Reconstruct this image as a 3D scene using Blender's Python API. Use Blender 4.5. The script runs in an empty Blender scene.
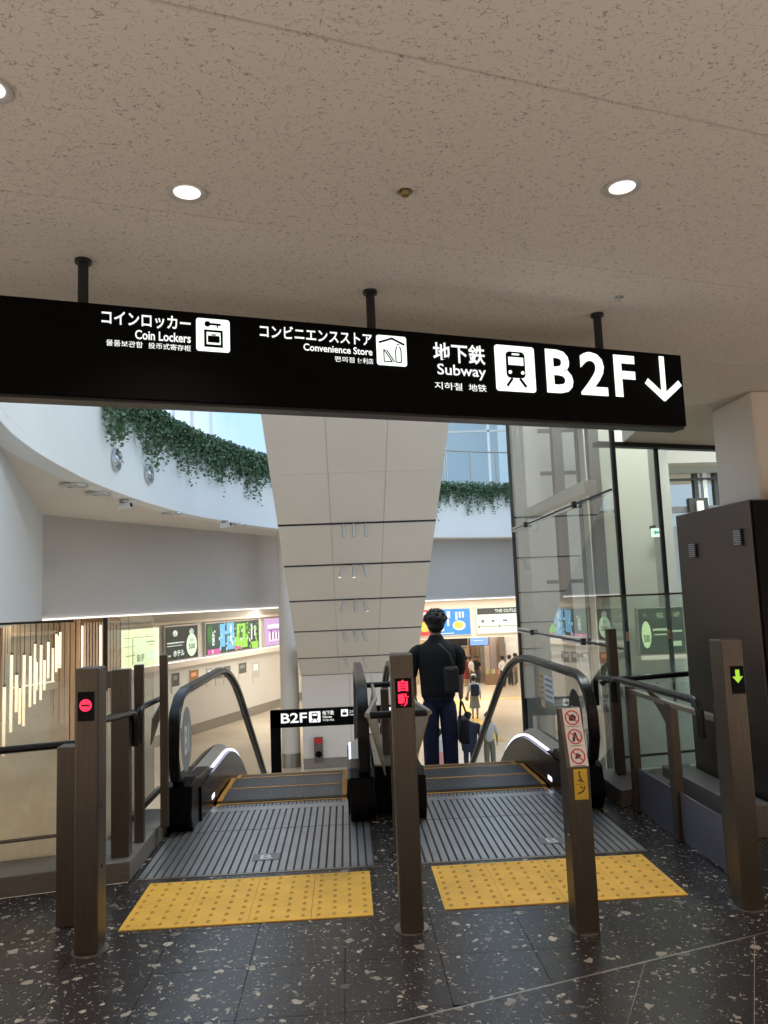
import bpy, bmesh, math, random
import numpy as np
from mathutils import Vector, Matrix
random.seed(7)
S = bpy.context.scene
COL = S.collection
R = math.radians
# ------------------------------------------------------------------ camera, world, exposure
F_PX, YAW, PITCH, ROLL, EYE = 766.3, .0543, .1108, -.0393, 1.507
_f = Vector((math.sin(YAW)*math.cos(PITCH), math.cos(YAW)*math.cos(PITCH), math.sin(PITCH)))
_r0 = Vector((math.cos(YAW), -math.sin(YAW), 0)); _u0 = _r0.cross(_f)
_r = math.cos(ROLL)*_r0 + math.sin(ROLL)*_u0
_u = -math.sin(ROLL)*_r0 + math.cos(ROLL)*_u0
cd = bpy.data.cameras.new('camera'); cam = bpy.data.objects.new('camera', cd); COL.objects.link(cam)
m3 = Matrix((( _r.x, _u.x, -_f.x), (_r.y, _u.y, -_f.y), (_r.z, _u.z, -_f.z)))
cam.matrix_world = Matrix.Translation((0, 0, EYE)) @ m3.to_4x4()
cd.sensor_width = 36; cd.lens = F_PX/1024*36; cd.clip_end = 300; cd.clip_start = .05
S.camera = cam
S.view_settings.view_transform = 'Standard'; S.view_settings.look = 'None'
S.view_settings.gamma = 1; S.view_settings.use_curve_mapping = False
S.view_settings.exposure = 0.3
W = bpy.data.worlds.new('sky'); S.world = W; W.use_nodes = True
nt = W.node_tree; bg = nt.nodes['Background']
tc = nt.nodes.new('ShaderNodeTexCoord'); nz = nt.nodes.new('ShaderNodeTexNoise'); rp = nt.nodes.new('ShaderNodeValToRGB')
nz.inputs['Scale'].default_value = 3.0; nz.inputs['Detail'].default_value = 5
rp.color_ramp.elements[0].position = .4; rp.color_ramp.elements[0].color = (.42, .66, .95, 1)
rp.color_ramp.elements[1].position = .62; rp.color_ramp.elements[1].color = (.86, .94, 1, 1)
nt.links.new(tc.outputs['Generated'], nz.inputs['Vector']); nt.links.new(nz.outputs['Fac'], rp.inputs['Fac'])
nt.links.new(rp.outputs['Color'], bg.inputs['Color']); bg.inputs['Strength'].default_value = 1.12
S.cycles.max_bounces = 8; S.cycles.transparent_max_bounces = 24; S.cycles.diffuse_bounces = 4
S.cycles.glossy_bounces = 4; S.cycles.sample_clamp_indirect = 4; S.cycles.use_denoising = True
S.cycles.caustics_reflective = False; S.cycles.caustics_refractive = False

def area(name, loc, sx, sy, energy, color, rot=(0, 0, 0), spread=None):
    l = bpy.data.lights.new(name, 'AREA'); l.shape = 'RECTANGLE'; l.size = sx; l.size_y = sy
    l.energy = energy; l.color = color
    if spread: l.spread = spread
    o = bpy.data.objects.new(name, l); o.location = loc; o.rotation_euler = rot; COL.objects.link(o); return o
# lamps of the lower concourse ceiling, then added fills for hall, lobby and shaft
area('concourse_light', (-9.5, 16.5, 1.2), 3, 7, 150, (1, .9, .76))
area('concourse_light', (-2.6, 33.5, 1.2), 3, 6, 220, (1, .93, .82))
area('concourse_light', (8, 36, 1.2), 10, 6, 700, (1, .93, .80))
area('concourse_light', (8, 43.5, 1.0), 12, 4, 420, (1, .90, .76))
area('concourse_light', (12, 22, 1.2), 5, 12, 330, (1, .93, .84))
area('hall_fill', (0, -2.6, .15), 9, 5, 150, (1, .88, .78), rot=(R(180), 0, 0))     # unseen upward fills added near the floor to brighten the ceiling
area('hall_fill', (-4.6, 1.2, .2), 2.2, 3.4, 45, (1, .88, .78), rot=(R(180), 0, 0))
area('hall_fill', (4.9, 1.2, .2), 2, 3.4, 45, (1, .88, .78), rot=(R(180), 0, 0))
area('lobby_fill', (3.6, 7.2, 4.6), 1.2, .6, 50, (1, 1, .93), rot=(R(35), 0, 0))  # unseen fills added to lift the dark lobby behind the glazing
area('lobby_fill', (6.2, 10.5, 3.3), 3, 2, 90, (.95, 1, .95))
area('shaft_fill', (3.1, 8.3, 7.2), 1.2, 2.5, 420, (1, 1, .98), rot=(R(12), 0, 0))  # unseen fills added inside the shaft so its panels show through the glass
area('shaft_fill', (3.1, 8.0, -1.7), 1.2, 2.5, 120, (1, 1, .98))

# ------------------------------------------------------------------ helpers
def ray(px, py):
    return _f + (px-384)/F_PX*_r - (py-512)/F_PX*_u
def at(px, py, X=None, Y=None, Z=None):
    d = ray(px, py); o = Vector((0, 0, EYE))
    t = (X-o.x)/d.x if X is not None else (Y-o.y)/d.y if Y is not None else (Z-o.z)/d.z
    return o + t*d
def on_plane(px, py, p0, n):
    d = ray(px, py); o = Vector((0, 0, EYE)); p0 = Vector(p0); n = Vector(n)
    return o + d*((p0-o).dot(n)/d.dot(n))

def link(o, parent=None):
    COL.objects.link(o)
    if parent is not None: o.parent = parent
    return o
def tag(o, label=None, cat=None, group=None, kind=None):
    if label: o['label'] = label
    if cat: o['category'] = cat
    if group: o['group'] = group
    if kind: o['kind'] = kind
    return o
def empty(name, loc=(0, 0, 0), label=None, cat=None, group=None, kind=None):
    o = bpy.data.objects.new(name, None); o.location = loc; o.empty_display_size = .1; COL.objects.link(o)
    o['_w'] = list(loc); tag(o, label, cat, group, kind); return o
def wloc(o):
    v = Vector((0, 0, 0))
    while o is not None:
        v += Vector(o.location); o = o.parent
    return v

class MB:
    """collects polygons (world coordinates) and links them as one mesh object"""
    def __init__(s): s.v = []; s.f = []; s.m = []
    def add(s, vs, fs, mi=0):
        b = len(s.v); s.v += [tuple(v) for v in vs]; s.f += [tuple(i+b for i in f) for f in fs]; s.m += [mi]*len(fs); return s
    def box(s, c, d, rz=0, mi=0, M=None):
        hx, hy, hz = d[0]/2, d[1]/2, d[2]/2
        vs = [Vector((x*hx, y*hy, z*hz)) for z in (-1, 1) for y in (-1, 1) for x in (-1, 1)]
        if M is None: M = Matrix.Rotation(rz, 3, 'Z')
        vs = [M @ v + Vector(c) for v in vs]
        return s.add(vs, [(0, 2, 3, 1), (4, 5, 7, 6), (0, 1, 5, 4), (2, 6, 7, 3), (0, 4, 6, 2), (1, 3, 7, 5)], mi)
    def box2(s, a, b, mi=0):
        return s.box([(a[i]+b[i])/2 for i in range(3)], [abs(b[i]-a[i]) for i in range(3)], mi=mi)
    def bar(s, p, q, w, h, mi=0, up=(0, 0, 1)):
        p = Vector(p); q = Vector(q); y = (q-p); L = y.length; y.normalize(); x = y.cross(Vector(up))
        if x.length < 1e-4: x = Vector((1, 0, 0))
        x.normalize(); z = x.cross(y)
        M = Matrix((x, y, z)).transposed()
        return s.box((p+q)/2, (w, L, h), M=M, mi=mi)
    def prism(s, pts, fn, mi=0):
        """pts 2-D outline; fn(u, v, side) -> xyz for side 0/1"""
        n = len(pts)
        vs = [fn(u, v, 0) for u, v in pts] + [fn(u, v, 1) for u, v in pts]
        fs = [tuple(range(n-1, -1, -1)), tuple(range(n, 2*n))] + [(i, (i+1) % n, n+(i+1) % n, n+i) for i in range(n)]
        return s.add(vs, fs, mi)
    def px(s, pts, x0, x1, mi=0): return s.prism(pts, lambda u, v, k: ((x0, x1)[k], u, v), mi)
    def pz(s, pts, z0, z1, mi=0): return s.prism(pts, lambda u, v, k: (u, v, (z0, z1)[k]), mi)
    def tube(s, path, r, n=10, mi=0, cap=True, flat=1.0):
        path = [Vector(p) for p in path]; rings = []
        up = Vector((0, 0, 1))
        for i, p in enumerate(path):
            t = (path[min(i+1, len(path)-1)] - path[max(i-1, 0)]).normalized()
            a = t.cross(up)
            if a.length < .05: a = getattr(s, '_last', Vector((1, 0, 0))); a = (a - t*a.dot(t))
            a.normalize(); b = t.cross(a).normalized(); s._last = a
            rr = r[i] if isinstance(r, (list, tuple)) else r
            rings.append([p + a*rr*math.cos(2*math.pi*k/n) + b*rr*flat*math.sin(2*math.pi*k/n) for k in range(n)])
        vs = [v for g in rings for v in g]; fs = []
        for i in range(len(path)-1):
            for k in range(n): fs.append((i*n+k, i*n+(k+1) % n, (i+1)*n+(k+1) % n, (i+1)*n+k))
        if cap: fs += [tuple(range(n-1, -1, -1)), tuple((len(path)-1)*n+k for k in range(n))]
        return s.add(vs, fs, mi)
    def cyl(s, c, r, h, n=20, mi=0, axis=(0, 0, 1), r2=None):
        a = Vector(axis).normalized(); c = Vector(c)
        x = a.orthogonal().normalized(); y = a.cross(x); r2 = r if r2 is None else r2
        vs = [c + x*r*math.cos(2*math.pi*k/n) + y*r*math.sin(2*math.pi*k/n) for k in range(n)]
        vs += [c + a*h + x*r2*math.cos(2*math.pi*k/n) + y*r2*math.sin(2*math.pi*k/n) for k in range(n)]
        fs = [tuple(range(n-1, -1, -1)), tuple(range(n, 2*n))] + [(k, (k+1) % n, n+(k+1) % n, n+k) for k in range(n)]
        return s.add(vs, fs, mi)
    def lathe(s, c, prof, n=20, mi=0, axis=(0, 0, 1), close=True):
        a = Vector(axis).normalized(); c = Vector(c); x = a.orthogonal().normalized(); y = a.cross(x)
        vs = [c + a*h + (x*math.cos(2*math.pi*k/n) + y*math.sin(2*math.pi*k/n))*r for r, h in prof for k in range(n)]
        fs = [(i*n+k, i*n+(k+1) % n, (i+1)*n+(k+1) % n, (i+1)*n+k) for i in range(len(prof)-1) for k in range(n)]
        if close: fs += [tuple(range(n-1, -1, -1)), tuple((len(prof)-1)*n+k for k in range(n))]
        return s.add(vs, fs, mi)
    def ell(s, c, r, n=12, mi=0):
        vs = []; fs = []; k = n//2
        for i in range(k+1):
            th = math.pi*i/k
            for j in range(n):
                ph = 2*math.pi*j/n
                vs.append((c[0]+r[0]*math.sin(th)*math.cos(ph), c[1]+r[1]*math.sin(th)*math.sin(ph), c[2]+r[2]*math.cos(th)))
        for i in range(k):
            for j in range(n): fs.append((i*n+j, (i+1)*n+j, (i+1)*n+(j+1) % n, i*n+(j+1) % n))
        return s.add(vs, fs, mi)
    def build(s, name, mat, parent=None, smooth=False, bevel=0, label=None, cat=None, group=None, kind=None, origin=None, subsurf=0):
        base = wloc(parent) if parent is not None else Vector((0, 0, 0))
        if origin is None and parent is None:
            a = np.array(s.v); origin = ((a[:, 0].min()+a[:, 0].max())/2, (a[:, 1].min()+a[:, 1].max())/2, a[:, 2].min())
        off = Vector(origin) if origin is not None else base
        me = bpy.data.meshes.new(name)
        me.from_pydata([(v[0]-off.x, v[1]-off.y, v[2]-off.z) for v in s.v], [], s.f)
        mats = mat if isinstance(mat, (list, tuple)) else [mat]
        for mm in mats: me.materials.append(mm)
        if len(mats) > 1: me.polygons.foreach_set('material_index', s.m)
        bm = bmesh.new(); bm.from_mesh(me); bmesh.ops.recalc_face_normals(bm, faces=bm.faces); bm.to_mesh(me); bm.free()
        if smooth:
            me.polygons.foreach_set('use_smooth', [True]*len(me.polygons))
            try: me.set_sharp_from_angle(angle=R(40))
            except Exception: pass
        o = bpy.data.objects.new(name, me); o.location = off-base
        if parent is not None: o.parent = parent
        COL.objects.link(o)
        if bevel:
            b = o.modifiers.new('edge', 'BEVEL'); b.width = bevel; b.segments = 2; b.limit_method = 'ANGLE'
        if subsurf:
            b = o.modifiers.new('sub', 'SUBSURF'); b.levels = subsurf; b.render_levels = subsurf
        tag(o, label, cat, group, kind); return o

# ------------------------------------------------------------------ materials
MC = {}
def mat(name, col, rough=.5, metal=0, emit=0, ecol=None, noise=0, nscale=8, bump=0, bscale=200, spec=None, stretch=None, alpha=None, coat=0):
    if name in MC: return MC[name]
    m = bpy.data.materials.new(name); m.use_nodes = True; MC[name] = m
    n = m.node_tree; b = n.nodes['Principled BSDF']
    b.inputs['Base Color'].default_value = (*col, 1); b.inputs['Roughness'].default_value = rough
    b.inputs['Metallic'].default_value = metal
    if spec is not None: b.inputs['Specular IOR Level'].default_value = spec
    if coat: b.inputs['Coat Weight'].default_value = coat; b.inputs['Coat Roughness'].default_value = .1
    if emit:
        b.inputs['Emission Color'].default_value = (*(ecol or col), 1); b.inputs['Emission Strength'].default_value = emit
    tcn = n.nodes.new('ShaderNodeTexCoord'); mp = n.nodes.new('ShaderNodeMapping'); n.links.new(tcn.outputs['Object'], mp.inputs['Vector'])
    if stretch: mp.inputs['Scale'].default_value = stretch
    if noise:
        t = n.nodes.new('ShaderNodeTexNoise'); t.inputs['Scale'].default_value = nscale; t.inputs['Detail'].default_value = 6
        n.links.new(mp.outputs['Vector'], t.inputs['Vector'])
        r = n.nodes.new('ShaderNodeValToRGB')
        r.color_ramp.elements[0].position = .3; r.color_ramp.elements[1].position = .7
        r.color_ramp.elements[0].color = (*[max(0, c*(1-noise)) for c in col], 1)
        r.color_ramp.elements[1].color = (*[min(1, c*(1+noise)) for c in col], 1)
        n.links.new(t.outputs['Fac'], r.inputs['Fac']); n.links.new(r.outputs['Color'], b.inputs['Base Color'])
    if bump:
        t = n.nodes.new('ShaderNodeTexNoise'); t.inputs['Scale'].default_value = bscale; t.inputs['Detail'].default_value = 3
        n.links.new(mp.outputs['Vector'], t.inputs['Vector'])
        bp = n.nodes.new('ShaderNodeBump'); bp.inputs['Strength'].default_value = bump; bp.inputs['Distance'].default_value = .004
        n.links.new(t.outputs['Fac'], bp.inputs['Height']); n.links.new(bp.outputs['Normal'], b.inputs['Normal'])
    return m
def emis(name, col, s=1.0): return mat(name, (.02, .02, .02), .5, emit=s, ecol=col)

def ceiling_mat():
    m = bpy.data.materials.new('fissured_mineral_board'); m.use_nodes = True; n = m.node_tree; b = n.nodes['Principled BSDF']
    L = n.links.new
    g = n.nodes.new('ShaderNodeNewGeometry'); mp = n.nodes.new('ShaderNodeMapping'); mp.inputs['Rotation'].default_value = (0, 0, R(-17))
    mp.inputs['Scale'].default_value = (1, 1.6, 1); L(g.outputs['Position'], mp.inputs['Vector'])
    nw = n.nodes.new('ShaderNodeTexNoise'); nw.inputs['Scale'].default_value = 36; nw.inputs['Detail'].default_value = 1.0; nw.inputs['Roughness'].default_value = .6
    L(mp.outputs['Vector'], nw.inputs['Vector'])
    # thin worm-like fissures: narrow band of the noise, broken up by a second one
    sb = n.nodes.new('ShaderNodeMath'); sb.operation = 'SUBTRACT'; sb.inputs[1].default_value = .5; L(nw.outputs['Fac'], sb.inputs[0])
    ab = n.nodes.new('ShaderNodeMath'); ab.operation = 'ABSOLUTE'; L(sb.outputs[0], ab.inputs[0])
    lt = n.nodes.new('ShaderNodeMapRange'); lt.inputs['From Min'].default_value = .004; lt.inputs['From Max'].default_value = .024
    lt.inputs['To Min'].default_value = 1; lt.inputs['To Max'].default_value = 0; L(ab.outputs[0], lt.inputs['Value'])
    n2 = n.nodes.new('ShaderNodeTexNoise'); n2.inputs['Scale'].default_value = 62; n2.inputs['Detail'].default_value = 1
    L(g.outputs['Position'], n2.inputs['Vector'])
    gt = n.nodes.new('ShaderNodeMapRange'); gt.inputs['From Min'].default_value = .46; gt.inputs['From Max'].default_value = .52; L(n2.outputs['Fac'], gt.inputs['Value'])
    mu = n.nodes.new('ShaderNodeMath'); mu.operation = 'MULTIPLY'; L(lt.outputs[0], mu.inputs[0]); L(gt.outputs[0], mu.inputs[1])
    mx = n.nodes.new('ShaderNodeMix'); mx.data_type = 'RGBA'
    mx.inputs['A'].default_value = (.76, .69, .62, 1); mx.inputs['B'].default_value = (.38, .33, .28, 1)
    L(mu.outputs[0], mx.inputs['Factor']); L(mx.outputs['Result'], b.inputs['Base Color'])
    n3 = n.nodes.new('ShaderNodeTexNoise'); n3.inputs['Scale'].default_value = 90; n3.inputs['Detail'].default_value = 3; L(g.outputs['Position'], n3.inputs['Vector'])
    ad = n.nodes.new('ShaderNodeMath'); ad.operation = 'SUBTRACT'; L(n3.outputs['Fac'], ad.inputs[0]); L(mu.outputs[0], ad.inputs[1])
    bp = n.nodes.new('ShaderNodeBump'); bp.inputs['Strength'].default_value = .35; bp.inputs['Distance'].default_value = .004
    L(ad.outputs[0], bp.inputs['Height']); L(bp.outputs['Normal'], b.inputs['Normal'])
    b.inputs['Roughness'].default_value = .95; return m

def terrazzo_mat():
    m = bpy.data.materials.new('black_terrazzo_with_shell_chips'); m.use_nodes = True; n = m.node_tree; b = n.nodes['Principled BSDF']; L = n.links.new
    g = n.nodes.new('ShaderNodeNewGeometry')
    dn = n.nodes.new('ShaderNodeTexNoise'); dn.inputs['Scale'].default_value = 28; dn.inputs['Detail'].default_value = 3; L(g.outputs['Position'], dn.inputs['Vector'])
    vm = n.nodes.new('ShaderNodeVectorMath'); vm.operation = 'SCALE'; vm.inputs['Scale'].default_value = .055; L(dn.outputs['Color'], vm.inputs[0])
    va = n.nodes.new('ShaderNodeVectorMath'); va.operation = 'ADD'; L(g.outputs['Position'], va.inputs[0]); L(vm.outputs[0], va.inputs[1])
    prev = None
    for sc, thr, keep in ((10, .24, .36), (20, .25, .36), (44, .28, .26), (90, .32, .16)):
        v = n.nodes.new('ShaderNodeTexVoronoi'); v.voronoi_dimensions = '2D'; v.inputs['Scale'].default_value = sc; L(va.outputs[0], v.inputs['Vector'])
        sp = n.nodes.new('ShaderNodeSeparateColor'); L(v.outputs['Color'], sp.inputs[0])
        # size varies with the cell's random value
        mm = n.nodes.new('ShaderNodeMath'); mm.operation = 'MULTIPLY'; mm.inputs[1].default_value = thr; L(sp.outputs[0], mm.inputs[0])
        c = n.nodes.new('ShaderNodeMath'); c.operation = 'LESS_THAN'; L(v.outputs['Distance'], c.inputs[0]); L(mm.outputs[0], c.inputs[1])
        k = n.nodes.new('ShaderNodeMath'); k.operation = 'LESS_THAN'; L(sp.outputs[1], k.inputs[0]); k.inputs[1].default_value = keep
        a = n.nodes.new('ShaderNodeMath'); a.operation = 'MULTIPLY'; L(c.outputs[0], a.inputs[0]); L(k.outputs[0], a.inputs[1])
        a2 = n.nodes.new('ShaderNodeMath'); a2.operation = 'MULTIPLY'; L(a.outputs[0], a2.inputs[0])
        sh = n.nodes.new('ShaderNodeMapRange'); sh.inputs['To Min'].default_value = .15; L(sp.outputs[2], sh.inputs['Value']); L(sh.outputs[0], a2.inputs[1])
        if prev is None: prev = a2.outputs[0]
        else:
            mxx = n.nodes.new('ShaderNodeMath'); mxx.operation = 'MAXIMUM'; L(prev, mxx.inputs[0]); L(a2.outputs[0], mxx.inputs[1]); prev = mxx.outputs[0]
    bn = n.nodes.new('ShaderNodeTexNoise'); bn.inputs['Scale'].default_value = 160; L(g.outputs['Position'], bn.inputs['Vector'])
    br = n.nodes.new('ShaderNodeValToRGB'); br.color_ramp.elements[0].color = (.012, .011, .013, 1); br.color_ramp.elements[1].color = (.060, .053, .050, 1)
    br.color_ramp.elements[0].position = .35; br.color_ramp.elements[1].position = .75; L(bn.outputs['Fac'], br.inputs['Fac'])
    mx = n.nodes.new('ShaderNodeMix'); mx.data_type = 'RGBA'; L(prev, mx.inputs['Factor']); L(br.outputs['Color'], mx.inputs['A'])
    mx.inputs['B'].default_value = (.48, .43, .36, 1); L(mx.outputs['Result'], b.inputs['Base Color'])
    b.inputs['Roughness'].default_value = .27; b.inputs['Specular IOR Level'].default_value = .5; return m

def glass_mat(name, tint=(.93, .97, .96), film=None, zlo=0, zhi=1, fmin=0, fmax=0, refl=1.0, pattern=0):
    """clear pane (two-surface reflectance by angle); optional frosted film fading with height"""
    m = bpy.data.materials.new(name); m.use_nodes = True; n = m.node_tree; L = n.links.new
    for x in list(n.nodes): n.nodes.remove(x)
    out = n.nodes.new('ShaderNodeOutputMaterial')
    tr = n.nodes.new('ShaderNodeBsdfTransparent'); tr.inputs[0].default_value = (*tint, 1)
    gl = n.nodes.new('ShaderNodeBsdfGlossy'); gl.inputs['Roughness'].default_value = .0; gl.inputs[0].default_value = (.95, .97, .97, 1)
    fr = n.nodes.new('ShaderNodeFresnel'); fr.inputs[0].default_value = 1.45
    ml = n.nodes.new('ShaderNodeMath'); ml.operation = 'MULTIPLY'; ml.inputs[1].default_value = refl; ml.use_clamp = True; 
    gb_ = n.nodes.new('ShaderNodeNewGeometry'); inv = n.nodes.new('ShaderNodeMath'); inv.operation = 'SUBTRACT'; inv.inputs[0].default_value = 1; L(gb_.outputs['Backfacing'], inv.inputs[1])
    mfb = n.nodes.new('ShaderNodeMath'); mfb.operation = 'MULTIPLY'; L(fr.outputs[0], mfb.inputs[0]); L(inv.outputs[0], mfb.inputs[1]); L(mfb.outputs[0], ml.inputs[0])   # one reflecting surface per pane
    src = tr.outputs[0]
    if film:
        df = n.nodes.new('ShaderNodeBsdfDiffuse'); df.inputs[0].default_value = (*film, 1)
        tl = n.nodes.new('ShaderNodeBsdfTranslucent'); tl.inputs[0].default_value = (*film, 1)
        mf = n.nodes.new('ShaderNodeMixShader'); mf.inputs[0].default_value = .6; L(df.outputs[0], mf.inputs[1]); L(tl.outputs[0], mf.inputs[2])
        g = n.nodes.new('ShaderNodeNewGeometry'); sx = n.nodes.new('ShaderNodeSeparateXYZ'); L(g.outputs['Position'], sx.inputs[0])
        mr = n.nodes.new('ShaderNodeMapRange'); mr.inputs['From Min'].default_value = zlo; mr.inputs['From Max'].default_value = zhi
        mr.inputs['To Min'].default_value = fmax; mr.inputs['To Max'].default_value = fmin; L(sx.outputs['Z'], mr.inputs['Value'])
        fac = mr.outputs[0]
        if pattern:
            t = n.nodes.new('ShaderNodeTexNoise'); t.inputs['Scale'].default_value = 3.5; t.inputs['Detail'].default_value = 5; t.inputs['Distortion'].default_value = 1.2
            L(g.outputs['Position'], t.inputs['Vector'])
            t2 = n.nodes.new('ShaderNodeMapRange'); t2.inputs['From Min'].default_value = .35; t2.inputs['From Max'].default_value = .6
            t2.inputs['To Min'].default_value = 1-pattern; t2.inputs['To Max'].default_value = 1; L(t.outputs['Fac'], t2.inputs['Value'])
            mm = n.nodes.new('ShaderNodeMath'); mm.operation = 'MULTIPLY'; L(fac, mm.inputs[0]); L(t2.outputs[0], mm.inputs[1]); fac = mm.outputs[0]
        m2 = n.nodes.new('ShaderNodeMixShader'); L(fac, m2.inputs[0]); L(tr.outputs[0], m2.inputs[1]); L(mf.outputs[0], m2.inputs[2]); src = m2.outputs[0]
    mx = n.nodes.new('ShaderNodeMixShader'); L(ml.outputs[0], mx.inputs[0]); L(src, mx.inputs[1]); L(gl.outputs[0], mx.inputs[2])
    L(mx.outputs[0], out.inputs[0]); MC[name] = m; return m

CEIL = ceiling_mat(); TERR = terrazzo_mat()
STEEL = mat('brushed_bronze_steel', (.135, .112, .092), .40, .80, noise=.12, nscale=3, stretch=(60, 60, 1.5), bump=.15, bscale=60)
STEEL_L = mat('light_brushed_steel', (.42, .38, .34), .33, .9, noise=.08, nscale=3, stretch=(50, 50, 2))
PLATE = mat('ribbed_plate_steel', (.42, .41, .42), .36, .8, noise=.1, nscale=5)
GROOVE = mat('plate_groove_dark', (.035, .033, .034), .6, .2)
RUBBER = mat('black_handrail_rubber', (.007, .007, .008), .26, 0, spec=.4)
BLACK = mat('black_paint', (.010, .010, .011), .45)
BLACKG = mat('black_gloss_panel', (.003, .003, .004), .25, spec=.12)
SIGNB = mat('sign_black_face', (.0012, .0012, .0013), .6, spec=.08)
WHITE = mat('white_painted_panel', (.86, .87, .88), .6, noise=.03, nscale=.6)
WHITEW = mat('warm_white_paint', (.80, .73, .66), .65, noise=.03, nscale=.5)
GREYW = mat('grey_painted_wall', (.54, .49, .455), .75, noise=.05, nscale=.4)
GREYC = mat('cool_grey_painted_wall', (.50, .50, .50), .75, noise=.05, nscale=.4)
CREAM = mat('cream_plaster', (.72, .64, .55), .8, noise=.04, nscale=1)
YEL = mat('tactile_yellow', (.82, .47, .06), .55, noise=.10, nscale=7, bump=.2, bscale=150)
YELD = mat('tactile_yellow_worn_dome', (.36, .19, .04), .6)
YLINE = mat('step_edge_yellow', (.50, .23, .03), .6)
CONC = mat('granite_kerb', (.17, .155, .14), .5, noise=.2, nscale=90)
BRONZE = mat('dark_bronze_cabinet', (.135, .105, .092), .36, .8, noise=.06, nscale=2)
BLUEST = mat('blue_grey_panel', (.20, .20, .25), .3, .6, noise=.06, nscale=4)
RED = mat('red_paint', (.6, .03, .03), .4)
GLASS = glass_mat('clear_balustrade_glass', (.84, .83, .82), refl=1.7)
GLASSB = glass_mat('greenish_shaft_glass', (.90, .92, .90), refl=1.9)
GLASSU = glass_mat('pale_window_glass', (.94, .98, .99), refl=1.0)
FILM_L = glass_mat('barrier_glass_cream_film', (.95, .93, .88), film=(.88, .78, .60), zlo=.35, zhi=1.20, fmin=.05, fmax=.88, refl=.7, pattern=.25)
FILM_R = glass_mat('barrier_glass_pale_green_film', (.90, .95, .92), film=(.66, .74, .68), zlo=.35, zhi=.95, fmin=.10, fmax=.80, refl=.5, pattern=.12)
LED_W = emis('cool_white_led', (.72, .76, 1.0), 2.2)
LED_R = emis('red_led', (1.0, .015, .05), 2.2)
LED_G = emis('yellow_green_led', (.35, .62, .03), 1.0)
SIGNW = emis('sign_white_backlit', (.93, 1.0, .93), 1.15)
SIGNT = emis('sign_text_backlit', (.98, 1.0, .97), .95)
LAMP = emis('downlight_glow', (1.0, .95, .90), 1.1)
WARM = emis('warm_pendant_tube', (1.0, .80, .55), 1.8)
STRIP = emis('cove_light_strip', (1, .97, .92), 1.3)

# ------------------------------------------------------------------ text and flat print
def text_mesh(s, bold=0.0):
    c = bpy.data.curves.new('t', 'FONT'); c.body = s; c.offset = bold; c.extrude = 0; c.resolution_u = 3
    o = bpy.data.objects.new('t', c); COL.objects.link(o)
    dg = bpy.context.evaluated_depsgraph_get(); me = bpy.data.meshes.new_from_object(o.evaluated_get(dg))
    bpy.data.objects.remove(o); bpy.data.curves.remove(c); return me
def put_text(name, s, org, ex, ez, x0, x1, z0, z1, m, parent, bold=0.0, proud=.004, thick=.002):
    """text fitted into the box x0..x1, z0..z1 of the plane org + x*ex + z*ez, facing -normal"""
    me = text_mesh(s, bold); a = np.zeros(len(me.vertices)*3); me.vertices.foreach_get('co', a); a = a.reshape(-1, 3)
    if not len(a): return None
    mn, mxx = a.min(0), a.max(0); org = Vector(org); ex = Vector(ex).normalized(); ez = Vector(ez).normalized(); nn = ex.cross(ez)
    mb = MB(); fs = [tuple(p.vertices) for p in me.polygons]
    def tr(v, d):
        return org + ex*(x0+(v[0]-mn[0])/(mxx[0]-mn[0])*(x1-x0)) + ez*(z0+(v[1]-mn[1])/(mxx[1]-mn[1]+1e-9)*(z1-z0)) + nn*(proud+d)
    mb.add([tr(v, 0) for v in a], fs)
    bpy.data.meshes.remove(me)
    base = wloc(parent); mm = bpy.data.meshes.new(name)
    mm.from_pydata([tuple(Vector(v)-base) for v in mb.v], [], mb.f); mm.materials.append(m)
    o = bpy.data.objects.new(name, mm); o.parent = parent; COL.objects.link(o)
    return o
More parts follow.
